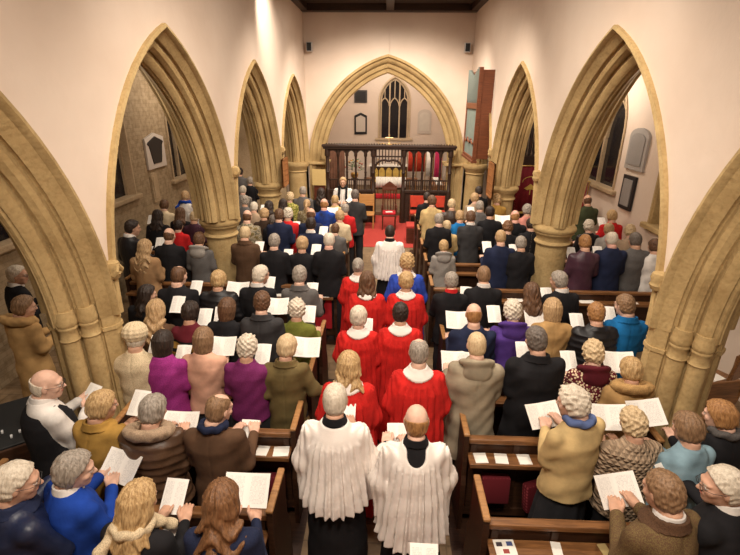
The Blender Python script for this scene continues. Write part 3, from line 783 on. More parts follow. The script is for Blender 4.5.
SKINS = [(.62, .36, .25), (.68, .42, .31), (.58, .33, .22)]
HCOL = {'white': ((.66, .58, .47), (.46, .39, .30)), 'cream': ((.62, .47, .28), (.42, .29, .16)), 'grey': ((.36, .31, .26), (.17, .14, .11)), 'darkgrey': ((.16, .13, .11), (.07, .055, .045)),
        'brown': ((.15, .075, .038), (.06, .028, .014)), 'dark': ((.035, .020, .014), (.014, .009, .007)), 'blonde': ((.55, .37, .18), (.27, .155, .06)), 'ginger': ((.40, .20, .075), (.20, .09, .03)),
        'auburn': ((.22, .105, .045), (.09, .038, .015)), 'fair': ((.50, .33, .17), (.28, .17, .08)), 'lightbrown': ((.27, .16, .085), (.13, .07, .035))}
FCOL = {'black': (.014, .013, .015), 'navy': (.016, .022, .055), 'darkgrey': (.045, .043, .045), 'grey': (.10, .09, .085), 'brown': (.105, .055, .03), 'tan': (.40, .235, .115),
        'olive': (.16, .115, .045), 'green': (.16, .17, .03), 'magenta': (.34, .035, .22), 'plum': (.19, .025, .12), 'peach': (.72, .40, .28), 'cream': (.72, .58, .38), 'mustard': (.42, .24, .055),
        'blue': (.012, .055, .34), 'bright_blue': (.012, .16, .42), 'lightblue': (.25, .38, .45), 'khaki': (.36, .30, .21), 'maroon': (.11, .012, .02), 'purple': (.10, .045, .26), 'yellow': (.60, .43, .20),
        'ochre': (.50, .30, .12), 'red': (.62, .020, .022), 'robe_red': (.62, .022, .018), 'robe_blue': (.03, .07, .42), 'white': (.78, .73, .68), 'beige': (.42, .30, .20), 'darkplum': (.065, .025, .04), 'slate': (.13, .12, .115),
        'pink': (.62, .25, .20), 'lightgrey': (.33, .30, .27), 'forest': (.055, .065, .03), 'lemon': (.62, .50, .16), 'darkbrown': (.05, .028, .018), 'scarf_blue': (.12, .17, .36), 'teal': (.02, .13, .22)}
TROUS = mat('dark_trousers', (.02, .019, .022), .85, 'cloth', (.012, .012, .014))
SHOE = mat('black_shoes', (.015, .013, .012), .4, 'none')
EYEW = mat('eye_white', (.7, .66, .6), .3, 'none'); EYED = mat('iris', (.03, .02, .015), .2, 'none')
LIPS = mat('lips', (.48, .17, .13), .5, 'none')
def fabric(c, pat='cloth', c2=None):
    col = FCOL[c]; r = {'leather': .42, 'puffy': .45}.get(pat, .88)
    if c.startswith('robe'): r = .95
    if pat == 'puffy': pat = 'leather'
    return mat('fabric_'+c, col, r, pat, FCOL[c2] if c2 else tuple(.62*x for x in col), spec=.2 if r > .5 else .4)
def slot(o, i, m):
    o.material_slots[i].link = 'OBJECT'; o.material_slots[i].material = m
def child(me, name, parent, *ms):
    o = bpy.data.objects.new(name, me); C.objects.link(o); o.parent = parent
    for i, m in enumerate(ms): slot(o, i, m)
    return o
pcount = [0]
def person(label, X, Y, zc, head, cloth, byaw=0, hyaw=0, pitch=-14, pose='hold', sx=0., lower='trousers', extras=(), bulk=1.0, skin=None, near=False, group=None):
    """X, Y: where the head is; zc: height of the head's centre; head = (style, colour); cloth = (kind, colour, pattern, second colour)"""
    s = zc/1.585; b = R_(byaw); i = pcount[0]; pcount[0] += 1
    off = rotz(b) @ np.array([0, .03, 0])*s
    t = thing('person', label, 'person', (X-off[0], Y-off[1], 0), b, group); t.scale = (s, s, s)
    if skin is None: skin = SKINS[i % 3]
    sk = mat('skin', skin, .55, 'skin', tuple(.82*x for x in skin), spec=.35)
    hs, hc = head; c1, c2 = HCOL[hc]; hm = mat('hair_'+hc, c1, .5, 'hair', c2, spec=.35)
    yaw = R_(hyaw); pt = R_(pitch); Mx = rotz(yaw) @ rotx(pt)
    sx = round(sx, 2)
    bm = memo(('body', pose, sx, hyaw, pitch, near), lambda: body_mesh(pose, sx, yaw, pt, near))
    child(bm, 'body', t, sk, EYEW, EYED, LIPS, hm)
    if hs != 'none':
        seed = (i % 7) if near else (i % 3)
        me = memo(('hair', hs, seed, near), lambda: hair_mesh(hs, seed, near))
        o = child(me, 'hair', t, hm)
        p = Mx @ (HC-PIV)+PIV; m4 = Matrix([list(r*HS) for r in Mx]).to_4x4(); m4.translation = Vector(p); o.matrix_local = m4
    kind, col, pat, cc2 = (list(cloth)+[None, None])[:4]; pat = pat or 'cloth'
    cs = (i % 9) if near else (i % 2)
    def cm(k, pz=pose, sxx=sx, cs=cs): return memo((k, pz, sxx, cs, near, bulk), lambda: cloth_mesh(k, pz, sxx, cs, near, bulk))
    def simple(k): return memo((k, 's', near), lambda: cloth_mesh(k, 'down', 0, 1, near))
    fm = fabric(col, pat, cc2)
    if kind == 'surplice':
        child(cm('surplice', cs=(cs//2*2+(1 if 'lowneck' in extras else 0))), 'surplice', t, mat('white_linen', (.80, .74, .69), .85, 'cloth', (.76, .69, .63)))
        child(memo(('cas', ), lambda: cloth_mesh('cassock', 'down', 0, 3, False)) if False else memo(('cas', pose, sx), lambda: cloth_mesh('cassock', pose, sx, 3, False)), 'cassock', t, fabric('black'))
        child(simple('neckband'), 'cassock_collar', t, fabric('black'))
    elif kind == 'robe':
        child(cm('robe'), 'robe', t, fm)
        child(memo(('ruff', near), lambda: cloth_mesh('ruff', 'down', 0, 0, near)), 'collar', t, mat('white_linen', (.80, .74, .69), .85, 'cloth', (.76, .69, .63)))
    else:
        child(cm(kind), {'tunic': 'top', 'puffer': 'padded_jacket'}.get(kind, kind), t, fm)
        if kind != 'dress':
            child(simple(lower), lower, t, TROUS)
    for ex in extras:
        if ex == 'lowneck': continue
        if ex == 'glasses': glasses(t, Mx); continue
        k, c = ex.split(':'); nm = {'neckband': 'shirt_collar', 'waistcoat': 'waistcoat', 'shawl': 'scarf'}.get(k, k)
        c, pt2 = (c.split('/')+['cloth'])[:2]
        if k == 'beret':
            o = child(memo('beret', beret_mesh), 'beret', t, fabric(c, 'knit'))
            p = Mx @ (HC-PIV)+PIV; m4 = Matrix([list(r*HS) for r in Mx]).to_4x4(); m4.translation = Vector(p); o.matrix_local = m4
        elif k == 'ponyband': pass
        else: child(simple(k), nm, t, fabric(c, pt2))
    sh = simple('shoe')
    for s2 in (-1, 1):
        o = child(sh, 'shoe', t, SHOE); o.location = (s2*.095, 0, 0)
    return t
# song sheets ----------------------------------------------------------
def sheet_mesh(kind):
    def f():
        W, Hh = (.29, .205) if kind == 'open' else (.15, .21); n = 12; vs = []; fs = []; uv = []
        for side in (0, 1):
            for j in range(2):
                for i in range(n+1):
                    u = i/n; x = (u-.5)*W
                    z = (.016*abs(math.sin(PI*u))-.0*u if kind == 'open' and False else 0)
                    z = .03*abs(2*u-1)**1.6-.010 if kind == 'open' else .010*math.sin(u*PI)
                    vs.append((x, (j-.5)*Hh, z-.0015*side)); uv.append((u, j))
        m = n+1
        for i in range(n):
            fs.append((i, i+1, m+i+1, m+i)); fs.append((2*m+i, 3*m+i, 3*m+i+1, 2*m+i+1))
            fs.append((i, 2*m+i, 2*m+i+1, i+1)); fs.append((m+i, m+i+1, 3*m+i+1, 3*m+i))
        fs.append((0, m, 3*m, 2*m)); fs.append((n, 2*m+n, 3*m+n, m+n))
        me = bpy.data.meshes.new('song_sheet'); me.from_pydata(vs, [], fs); ul = me.uv_layers.new(name='UVMap')
        for l in me.loops: ul.data[l.index].uv = uv[l.vertex_index]
        me.materials.append(PAPER); return me
    return memo(('sheet', kind), f)
def sheet(label, loc, tilt=42, rz=0, kind='open', group='song sheets held up by the singers', roll=0):
    o = bpy.data.objects.new('song_sheet', sheet_mesh(kind)); C.objects.link(o); o.location = loc
    o.rotation_euler = (R_(tilt), R_(roll), R_(rz)); tag(o, label, 'sheet', group); return o

# ------------------------------------------------------------------ the people: head position (metres), head height, hair, clothes, label
person('white-haired man with glasses in a dark navy coat at the bottom left corner', -2.04, 1.89, 1.62, ('short', 'white'), ('jacket', 'navy', 'leather'), byaw=-32, hyaw=-28, extras=('glasses', 'collar:navy'), bulk=1.12, near=True, sx=-0.3)
sheet('white song sheet held by the man in the dark navy coat, bottom left', (-2.187, 2.349, 1.091), rz=-18, kind='single')
person('grey-haired woman in a royal blue jacket with white collar, looking right', -1.84, 2.06, 1.55, ('full', 'grey'), ('jacket', 'blue', 'cloth'), byaw=-28, hyaw=-32, extras=('neckband:white',), bulk=1.12, near=True, sx=-0.2)
sheet('large open song sheet held by the woman in the royal blue jacket', (-1.811, 2.455, 1.178), rz=-19, kind='open')
person('blonde woman in black with a long cream scarf, bottom left', -1.33, 1.83, 1.55, ('long', 'blonde'), ('jumper', 'black', None), byaw=-6, hyaw=-12, extras=('shawl:cream/knit',), near=True, sx=0)
sheet('tall narrow song sheet held by the blonde woman with the cream scarf', (-1.335, 2.217, 1.185), rz=-4, kind='single')
person('woman with long wavy auburn hair in a navy jumper, bottom left', -0.86, 1.85, 1.55, ('wavy', 'auburn'), ('jumper', 'navy', 'knit'), hyaw=4, near=True, sx=0)
sheet('song sheet held by the woman with long wavy auburn hair', (-0.859, 2.239, 1.236), rz=-0, kind='open')
person('balding man with glasses in white shirt and black waistcoat by the left pier', -2.50, 2.80, 1.62, ('bald', 'white'), ('tunic', 'white', 'cloth'), byaw=-34, hyaw=-32, pitch=-8, extras=('waistcoat:black', 'glasses', 'neckband:white'), bulk=1.1, skin=(0.68, 0.42, 0.31), near=True, sx=-0.2)
sheet('song sheet held by the man in the black waistcoat', (-2.502, 3.213, 1.202), rz=-23, kind='single')
person('short-haired blonde woman in a mustard coat, second row left', -2.07, 2.71, 1.5, ('full', 'blonde'), ('coat', 'mustard', 'cloth'), byaw=-12, hyaw=-25, extras=('collar:mustard',), near=True, sx=0)
sheet('song sheet held by the blonde woman in the mustard coat', (-2.005, 3.090, 1.239), rz=-9, kind='single')
person('grey-haired woman in a brown quilted leather coat with beige collar', -1.66, 2.67, 1.5, ('full', 'grey'), ('puffer', 'brown', 'leather'), hyaw=-14, extras=('fur_hood:beige/knit',), bulk=1.12, near=True, sx=0)
sheet('open song sheet held by the woman in the brown leather coat', (-1.655, 3.041, 1.080), rz=-0, kind='open')
person('balding man in a brown jacket with a navy scarf, second row left', -1.19, 2.65, 1.55, ('thin', 'lightbrown'), ('jacket', 'brown', 'cloth'), hyaw=-34, extras=('scarf:navy',), bulk=1.05, near=True, sx=0.1)
sheet('song sheet beside the balding man in the brown jacket', (-1.065, 2.956, 1.080), rz=-3, kind='single')
person('woman in a cream beret and cream knitted coat beside the left pier', -2.26, 3.63, 1.55, ('short', 'white'), ('coat', 'cream', 'knit'), extras=('beret:cream',), bulk=1.05, near=True, sx=0)
sheet('song sheet held by the woman in the cream beret', (-2.297, 4.024, 1.245), rz=1, kind='single')
person('woman with a dark bob in a bright magenta jumper', -2.03, 3.64, 1.5, ('bob', 'dark'), ('jumper', 'magenta', 'knit'), hyaw=-5, lower='skirt', bulk=1.12, near=True, sx=0)
sheet('song sheet in front of the woman with the dark bob and magenta jumper', (-2.044, 4.023, 1.137), rz=0, kind='single')
person('brown-haired woman in a pale peach jumper', -1.68, 3.72, 1.5, ('bob', 'lightbrown'), ('jumper', 'peach', 'cloth'), lower='skirt', bulk=1.08, near=True, sx=0)
sheet('open song sheet held by the woman in the peach jumper', (-1.658, 4.098, 1.210), rz=-0, kind='open')
person('white-haired woman in a deep plum purple jumper', -1.23, 3.59, 1.5, ('curly', 'white'), ('jumper', 'plum', 'knit'), hyaw=-4, lower='skirt', bulk=1.08, near=True, sx=0)
sheet('song sheet held by the white-haired woman in the plum jumper', (-1.201, 3.973, 1.203), rz=-1, kind='single')
person('cream-haired woman in an olive brown coat with a hand on the pew end', -0.88, 3.61, 1.5, ('full', 'cream'), ('coat', 'olive', 'cloth'), hyaw=-10, extras=('collar:olive',), pose='rail', near=True)
sheet('open song sheet held by the woman in the olive brown coat', (-0.768, 3.991, 1.286), rz=-2, kind='open')
person('woman with very long fair hair beside the left pier, fourth row', -2.41, 4.31, 1.5, ('vlong', 'fair'), ('jacket', 'brown', 'cloth'), near=True, sx=0)
sheet('song sheet held by the woman with very long fair hair', (-2.385, 4.753, 1.360), rz=-1, kind='single')
person('dark-haired woman in a maroon top with a mustard stripe', -2.03, 4.28, 1.5, ('full', 'dark'), ('jumper', 'maroon', 'stripe', 'mustard'), near=True, sx=0)
sheet('song sheet held by the woman in the striped maroon top', (-2.041, 4.659, 1.255), rz=0, kind='single')
person('woman with brown bobbed hair in black, fourth row left', -1.69, 4.40, 1.5, ('bob', 'brown'), ('jumper', 'black', None), hyaw=-12, near=True, sx=-0.2)
sheet('song sheet held by the brown-bobbed woman in black', (-1.899, 4.777, 1.227), rz=5, kind='single')
person('brown-haired man in a plain dark grey jacket, fourth row left', -1.27, 4.31, 1.62, ('short', 'brown'), ('jacket', 'darkgrey', 'cloth'), extras=('collar:darkgrey',), near=True, sx=0)
sheet('open song sheet held by the man in the dark grey jacket', (-1.243, 4.776, 1.360), rz=-0, kind='open')
person('white-haired woman in an olive green cardigan on the aisle', -0.93, 4.41, 1.5, ('curly', 'white'), ('jumper', 'green', 'knit'), near=True, sx=0.1)
sheet('song sheet held by the woman in the olive green cardigan', (-0.868, 4.793, 1.259), rz=-1, kind='single')
person('dark-haired woman in black half hidden by the left pier', -2.82, 4.86, 1.45, ('long', 'dark'), ('jacket', 'black', None), hyaw=-50)
person('balding brown-haired man in a broad black jacket, fifth row left', -2.47, 5.02, 1.62, ('thin', 'brown'), ('jacket', 'black', None), hyaw=-14, bulk=1.15, sx=0)
sheet('song sheet held by the man in the broad black jacket', (-2.446, 5.433, 1.283), rz=-0, kind='single')
person('golden-haired woman in a shiny black padded jacket', -2.00, 5.07, 1.55, ('full', 'blonde'), ('puffer', 'black', 'puffy'), bulk=1.05, sx=0.1)
sheet('song sheet held by the woman in the shiny padded jacket', (-1.904, 5.458, 1.271), rz=-2, kind='open')
person('white-haired man with glasses in a black jacket looking right, fifth row', -1.53, 5.11, 1.62, ('short', 'white'), ('jacket', 'black', None), hyaw=-38, extras=('glasses', 'neckband:white'), sx=0)
sheet('song sheet held by the white-haired man with glasses, fifth row left', (-1.509, 5.521, 1.325), rz=-0, kind='single')
person('grey-haired man in a grey suit nearest the aisle, fifth row left', -1.02, 5.11, 1.62, ('short', 'grey'), ('jacket', 'slate', 'tweed'), extras=('collar:slate',), sx=0.1)
sheet('song sheet held by the man in the grey suit, fifth row left', (-0.946, 5.517, 1.255), rz=-2, kind='single')
person('tall dark-haired man in a black leather jacket in the left aisle', -3.98, 6.82, 1.7, ('short', 'dark'), ('jacket', 'black', 'leather'), byaw=-20, hyaw=-34, pose='hug', extras=('neckband:white',), bulk=1.05)
sheet('song sheet between the man in leather and the woman in the tan coat', (-3.979, 7.194, 1.180), rz=-14, kind='single')
person('woman with long fair hair in a tan coat, held by the man in leather', -3.52, 6.29, 1.55, ('vlong', 'fair'), ('coat', 'tan', 'cloth'), hyaw=-8)
person('bald man in a black suit in the left aisle', -3.32, 6.69, 1.62, ('bald', 'brown'), ('jacket', 'black', 'cloth'), bulk=1.05, sx=-0.3)
sheet('song sheet held by the bald man in the left aisle', (-3.685, 7.098, 1.360), rz=7, kind='single')
person('boy in a grey hooded top beside the middle left column', -2.88, 6.74, 1.55, ('short', 'brown'), ('jumper', 'slate', 'knit'), extras=('hood:lightgrey/knit',))
person('bald man in a brown suit beside the middle left column', -2.20, 6.88, 1.62, ('thin', 'cream'), ('jacket', 'brown', 'tweed'), extras=('collar:brown',), bulk=1.03, sx=0.1)
sheet('song sheet held by the bald man in the brown suit', (-2.111, 7.285, 1.264), rz=-2, kind='single')
person('grey-haired man in a black suit behind the long left pew', -1.66, 6.54, 1.6, ('short', 'grey'), ('jacket', 'black', 'cloth'), bulk=1.02, sx=0.1)
sheet('song sheet held by the grey-haired man behind the long left pew', (-1.555, 6.947, 1.247), rz=-2, kind='single')
person('fair-haired woman in black behind the long left pew', -1.25, 6.58, 1.55, ('full', 'fair'), ('jacket', 'black', 'knit'), sx=0.1)
sheet('song sheet held by the fair-haired woman behind the long left pew', (-1.105, 6.971, 1.332), rz=-3, kind='single')
person('bald pink-headed man in black on the aisle, behind the long left pew', -0.83, 6.48, 1.65, ('thin', 'white'), ('jacket', 'black', 'cloth'), bulk=1.03, skin=(0.68, 0.38, 0.29))
person('bald man in a mottled khaki camouflage jacket', -2.48, 7.97, 1.62, ('bald', 'brown'), ('jacket', 'khaki', 'camo', 'olive'), bulk=1.08)
person('fair-haired woman in dark brown beside the man in camouflage', -2.35, 8.64, 1.5, ('full', 'fair'), ('jacket', 'darkbrown', None))
person('short dark grey-haired person between camouflage jacket and navy suit', -2.15, 8.50, 1.42, ('short', 'darkgrey'), ('jacket', 'black', None))
person('brown-haired man in a navy suit, left block behind the middle column', -1.93, 8.09, 1.62, ('short', 'brown'), ('jacket', 'navy', 'cloth'), bulk=1.06, sx=0.1)
sheet('song sheet held by the brown-haired man in the navy suit', (-1.778, 8.495, 1.191), rz=-3, kind='single')
person('white-haired woman in a bright red jacket, left block', -1.85, 8.46, 1.55, ('curly', 'white'), ('jacket', 'red', 'cloth'), sx=0.1)
sheet('song sheet held by the woman in the bright red jacket', (-1.786, 8.854, 1.214), rz=-1, kind='single')
person('bald man with a tanned head in front of the dark-haired navy suit, left block', -1.37, 8.20, 1.62, ('bald', 'brown'), ('jacket', 'navy', 'cloth'))
person('dark-haired man in a dark navy suit, left block', -1.26, 7.49, 1.62, ('short', 'dark'), ('jacket', 'navy', 'tweed'), extras=('neckband:white',), sx=0.1)
sheet('song sheet held by the dark-haired man in the navy suit', (-1.119, 7.973, 1.360), rz=-3, kind='single')
person('bald man in a royal blue jacket, left block', -1.24, 9.07, 1.62, ('bald', 'ginger'), ('jacket', 'blue', 'cloth', 'navy'), skin=(0.68, 0.38, 0.29), sx=0.1)
sheet('open song sheet held by the man in the royal blue jacket', (-1.157, 9.547, 1.360), rz=-2, kind='open')
person('fair-haired woman in a white cardigan on the aisle, left block', -0.88, 8.58, 1.5, ('full', 'fair'), ('jumper', 'cream', 'knit'))
person('brown-haired child in front of the woman in the white cardigan', -0.90, 7.93, 1.42, ('short', 'brown'), ('jacket', 'slate', None))
person('grey-haired woman in dark red on the aisle, left block', -0.83, 9.18, 1.5, ('short', 'grey'), ('jacket', 'red', 'cloth'))
person('blonde woman just in front of the priest, left block', -1.13, 10.04, 1.5, ('short', 'blonde'), ('jumper', 'yellow', None))
person('man in a dark grey suit standing on the aisle before the priest', -0.67, 9.83, 1.66, ('short', 'darkgrey'), ('jacket', 'darkgrey', 'cloth'))
person('man in a grey overcoat below the notice board at the left', -1.90, 10.40, 1.62, ('thin', 'grey'), ('jacket', 'slate', 'tweed'), bulk=1.05)
person('cream-haired woman in a patterned green top, left block', -2.18, 10.29, 1.5, ('curly', 'cream'), ('jumper', 'green', 'spots', 'lemon'))
person('dark-haired woman in black below the hanging hymn board, left', -2.18, 9.55, 1.5, ('long', 'dark'), ('jacket', 'black', None))
person('dark-haired woman beside the second left column', -2.43, 9.34, 1.5, ('long', 'dark'), ('jacket', 'darkbrown', None))
person('girl with fair plaited hair in a patterned jacket, left block', -1.72, 9.82, 1.45, ('pony', 'fair'), ('jacket', 'olive', 'spots', 'khaki'))
person('woman with dark brown hair nearest the screen at the left', -1.51, 10.56, 1.55, ('long', 'dark'), ('jacket', 'black', None))
person('farthest dark-haired man in the left aisle', -4.20, 13.22, 1.6, ('short', 'dark'), ('jacket', 'slate', None))
person('grey-haired woman far down the left aisle', -3.67, 12.33, 1.5, ('full', 'grey'), ('jacket', 'black', None))
person('white-haired person in pale grey far down the left aisle', -3.48, 11.04, 1.5, ('short', 'white'), ('jacket', 'lightgrey', None))
person('curly grey-haired person down the left aisle', -3.06, 9.79, 1.5, ('curly', 'grey'), ('jacket', 'slate', None))
person('white-haired person in beige down the left aisle', -2.71, 9.22, 1.5, ('short', 'white'), ('jacket', 'beige', None), sx=0.1)
sheet('song sheet far down the left aisle', (-2.628, 9.669, 1.360), rz=-2, kind='single')
person('brown-haired woman in white by the left aisle wall', -4.60, 9.27, 1.5, ('full', 'brown'), ('jumper', 'cream', None))
person('long dark-haired woman in black by the left aisle wall', -4.20, 8.14, 1.55, ('long', 'dark'), ('jacket', 'black', None), sx=-0.3)
sheet('song sheet by the left aisle wall', (-4.556, 8.597, 1.360), rz=7, kind='single')
person('woman with long brown curls in the left aisle', -3.98, 8.60, 1.5, ('long', 'brown'), ('jumper', 'black', 'knit'))
person('dark-haired child in red in the left aisle', -3.75, 7.95, 1.42, ('short', 'dark'), ('jacket', 'red', None))
person('cream-haired person in dark plum beside the middle left column', -3.59, 8.31, 1.5, ('short', 'cream'), ('jacket', 'darkplum', None))
person('robed figure in white with a blue stole by the left aisle wall', -4.34, 9.73, 1.6, ('short', 'fair'), ('dress', 'white', None), extras=('shawl:blue',))
person('white-haired person in white beside the arch, left aisle', -3.95, 9.32, 1.5, ('curly', 'white'), ('jacket', 'white', None))
person('white-haired man with glasses in black at the far left edge', -4.42, 5.00, 1.6, ('short', 'white'), ('jacket', 'black', None), byaw=-30, hyaw=-40, extras=('glasses', 'neckband:white'), pitch=-8)
person('brown-haired woman in a tan shawl at the far left edge', -3.79, 4.23, 1.55, ('full', 'lightbrown'), ('coat', 'ochre', 'cloth'), byaw=-16, hyaw=-30, extras=('fur_hood:ochre',))
person('verger in white surplice over black walking alone towards the chancel', 0.07, 7.16, 1.6, ('crop', 'dark'), ('surplice', 'white'), pose='hold')
person('priest in white surplice and black scarf facing the people at a reading desk', -1.08, 11.44, 1.66, ('short', 'fair'), ('surplice', 'white'), byaw=180, pitch=-6, extras=('stole:black',), pose='hold')
person('chorister in red with grey hair tied in a bun, farthest on the left', -0.36, 5.80, 1.5, ('bun', 'grey'), ('robe', 'robe_red'), pitch=-8)
person('chorister in red with long brown hair', -0.21, 5.14, 1.55, ('long', 'brown'), ('robe', 'robe_red'), pitch=-8)
person('short-haired blonde chorister in red, second pair of the choir', 0.26, 5.16, 1.55, ('full', 'blonde'), ('robe', 'robe_red'), pitch=-8)
person('curly blonde chorister in a royal blue robe', 0.29, 5.71, 1.6, ('curly', 'blonde'), ('robe', 'robe_blue'), pitch=-8)
person('white-haired chorister in red on the left of the aisle', -0.26, 4.26, 1.5, ('full', 'white'), ('robe', 'robe_red'), pitch=-8, near=True, sx=0.1)
sheet('white song sheet held by the white-haired chorister', (-0.198, 4.636, 1.190), rz=-1, kind='single')
person('slim dark-haired chorister in red on the right', 0.17, 4.27, 1.55, ('short', 'dark'), ('robe', 'robe_red'), pitch=-10, near=True)
person('chorister in red with long wavy blonde hair', -0.28, 3.26, 1.55, ('wavy', 'blonde'), ('robe', 'robe_red'), pitch=-8, near=True)
person('grey-haired balding man in red, nearest chorister on the right', 0.30, 3.38, 1.62, ('thin', 'grey'), ('robe', 'robe_red'), pitch=-8, near=True)
person('taller man in white surplice and black cassock, white cropped hair, left of the nearest pair', -0.32, 2.61, 1.68, ('crop', 'white'), ('surplice', 'white'), pitch=-6, pose='hold', near=True, sx=0)
sheet('song sheet held by the taller man in the white surplice', (-0.286, 3.033, 1.246), rz=-1, kind='single')
person('man in white surplice and black cassock with ginger hair fringe, right of the nearest pair', 0.23, 2.49, 1.62, ('bald', 'ginger'), ('surplice', 'white'), pitch=-6, extras=('lowneck',), skin=(0.7, 0.44, 0.33), pose='hold', near=True, sx=-0.1)
sheet('song sheet held by the ginger man in the white surplice', (0.123, 2.900, 1.137), rz=2, kind='single')
person('person behind the ginger man in the surplice, cut off by the bottom edge', 0.19, 1.32, 1.6, ('short', 'grey'), ('robe', 'robe_red'), pitch=-8, near=True, sx=0.1)
sheet('white song sheet at the very bottom, below the right surplice', (0.240, 1.720, 1.300), rz=-1, kind='single')
person('brown-haired man in a brown tweed jacket, bottom right', 1.56, 1.96, 1.62, ('short', 'lightbrown'), ('jacket', 'brown', 'tweed', 'olive'), byaw=18, hyaw=6, extras=('neckband:white', 'collar:brown/tweed'), bulk=1.12, near=True, sx=0.1)
sheet('large open song sheet held by the man in the tweed jacket', (1.559, 2.373, 1.210), rz=12, kind='open')
person('white-haired man with glasses in a black jacket, bottom right corner', 1.92, 2.05, 1.62, ('short', 'white'), ('jacket', 'black', 'cloth'), byaw=36, hyaw=40, extras=('glasses', 'neckband:white'), bulk=1.12, pitch=-8, near=True, sx=0.3)
sheet('song sheet held by the man in the bottom right corner', (2.006, 2.503, 1.222), rz=22, kind='open')
person('curly white-haired woman in a pale yellow jumper with a blue scarf', 1.39, 2.78, 1.6, ('curly', 'white'), ('jumper', 'yellow', 'cloth'), byaw=22, hyaw=26, extras=('scarf:scarf_blue',), lower='skirt', bulk=1.15, near=True, sx=0.1)
sheet('song sheet held out by the woman in the pale yellow jumper', (1.333, 3.182, 1.171), rz=16, kind='open')
person('cream-haired woman in a beige quilted jacket, second row right', 1.81, 2.75, 1.45, ('curly', 'cream'), ('puffer', 'beige', 'quilt'), hyaw=8, bulk=1.05, near=True, sx=0)
sheet('song sheet held by the woman in the quilted jacket', (1.829, 3.113, 1.224), rz=-0, kind='open')
person('brown-haired woman in a light blue jumper by the right pier', 2.12, 2.65, 1.5, ('full', 'lightbrown'), ('jumper', 'lightblue', 'cloth'), byaw=14, bulk=1.1, near=True, sx=0)
sheet('song sheet held by the woman in the light blue jumper', (2.044, 3.026, 1.338), rz=11, kind='open')
person('ginger-haired woman in black with a patterned scarf at the right edge', 2.46, 2.81, 1.5, ('full', 'ginger'), ('jacket', 'black', None), byaw=12, hyaw=22, extras=('scarf:grey/tweed',), near=True)
person('bald man in a khaki hooded coat on the aisle, third row right', 0.81, 3.52, 1.62, ('crop', 'cream'), ('coat', 'khaki', 'cloth'), extras=('hood:khaki',), bulk=1.08, skin=(0.68, 0.42, 0.31), near=True, sx=-0.1)
sheet('song sheet held by the bald man in the khaki coat', (0.717, 3.933, 1.206), rz=2, kind='open')
person('dark-haired man in a long black coat with turned-up collar', 1.35, 3.59, 1.65, ('short', 'darkgrey'), ('coat', 'black', 'cloth'), hyaw=12, extras=('collar:black',), bulk=1.12, near=True, sx=0)
sheet('song sheet held by the man in the long black coat', (1.385, 4.003, 1.286), rz=-1, kind='single')
person('cream-haired woman in a maroon and white dappled top with hood', 1.88, 3.65, 1.5, ('curly', 'cream'), ('jumper', 'maroon', 'spots', 'cream'), extras=('hood:maroon',), bulk=1.08, near=True, sx=0)
sheet('song sheet held by the woman in the dappled maroon top', (1.847, 4.026, 1.184), rz=1, kind='single')
person('woman in an ochre coat with a large fur hood by the right pier', 2.13, 3.46, 1.45, ('full', 'blonde'), ('coat', 'ochre', 'cloth'), extras=('fur_hood:ochre/knit',), bulk=1.05, near=True, sx=0.1)
sheet('song sheet held by the woman with the fur hood', (2.212, 3.829, 1.306), rz=-2, kind='open')
person('bald man in a navy jumper on the aisle, fourth row right', 0.90, 4.18, 1.6, ('bald', 'ginger'), ('jumper', 'navy', 'cloth'), bulk=1.12, skin=(0.68, 0.42, 0.31), near=True, sx=-0.1)
sheet('song sheet held by the bald man in the navy jumper', (0.829, 4.588, 1.330), rz=1, kind='open')
person('white-haired woman in a purple hooded top', 1.34, 4.38, 1.55, ('curly', 'white'), ('jumper', 'purple', 'cloth'), extras=('hood:purple',), bulk=1.1, near=True, sx=-0.1)
sheet('song sheet held by the woman in the purple hooded top', (1.252, 4.774, 1.324), rz=2, kind='single')
person('fair-haired woman in a plain ochre coat, fourth row right', 1.78, 4.46, 1.55, ('bob', 'fair'), ('coat', 'ochre', 'cloth'), bulk=1.02, near=True, sx=0)
sheet('song sheet held by the woman in the plain ochre coat', (1.770, 4.847, 1.238), rz=0, kind='open')
person('ginger-haired woman in a short black padded jacket', 2.20, 4.38, 1.55, ('short', 'ginger'), ('puffer', 'black', 'puffy'), bulk=1.05, near=True, sx=0)
sheet('song sheet held by the ginger-haired woman in the padded jacket', (2.196, 4.773, 1.249), rz=0, kind='single')
person('brown-haired man in a bright blue jacket beside the right pier', 2.56, 4.49, 1.6, ('short', 'lightbrown'), ('jacket', 'bright_blue', 'cloth'), hyaw=24, extras=('collar:bright_blue', 'glasses'), bulk=1.05, near=True, sx=0)
sheet('song sheet held by the man in the bright blue jacket', (2.600, 4.894, 1.288), rz=-1, kind='single')
person('grey-haired woman in black with a red collar on the aisle', 0.81, 5.20, 1.55, ('short', 'grey'), ('jacket', 'black', 'cloth'), extras=('neckband:red',), bulk=1.04, sx=0.3)
sheet('song sheet held by the woman in black with the red collar', (1.072, 5.587, 1.217), rz=-5, kind='single')
person('close-cropped man in a dark suit and white collar, fifth row right', 1.20, 5.24, 1.62, ('crop', 'lightbrown'), ('jacket', 'black', 'cloth'), extras=('neckband:white',), bulk=1.04)
person('woman with long dark brown hair in a brown coat, fifth row right', 1.73, 5.03, 1.5, ('long', 'brown'), ('jacket', 'brown', 'cloth'))
person('grey-haired man in a black suit turned left, fifth row right', 2.11, 5.18, 1.6, ('short', 'grey'), ('jacket', 'black', 'cloth'), byaw=10, hyaw=26, extras=('neckband:white',), bulk=1.06, sx=0.1)
sheet('song sheet held by the grey-haired man turned left', (2.118, 5.581, 1.230), rz=6, kind='single')
person('blond child in a pale grey hooded top on the aisle', 0.93, 7.03, 1.42, ('short', 'blonde'), ('jumper', 'lightgrey', 'knit'), extras=('hood:lightgrey/knit',))
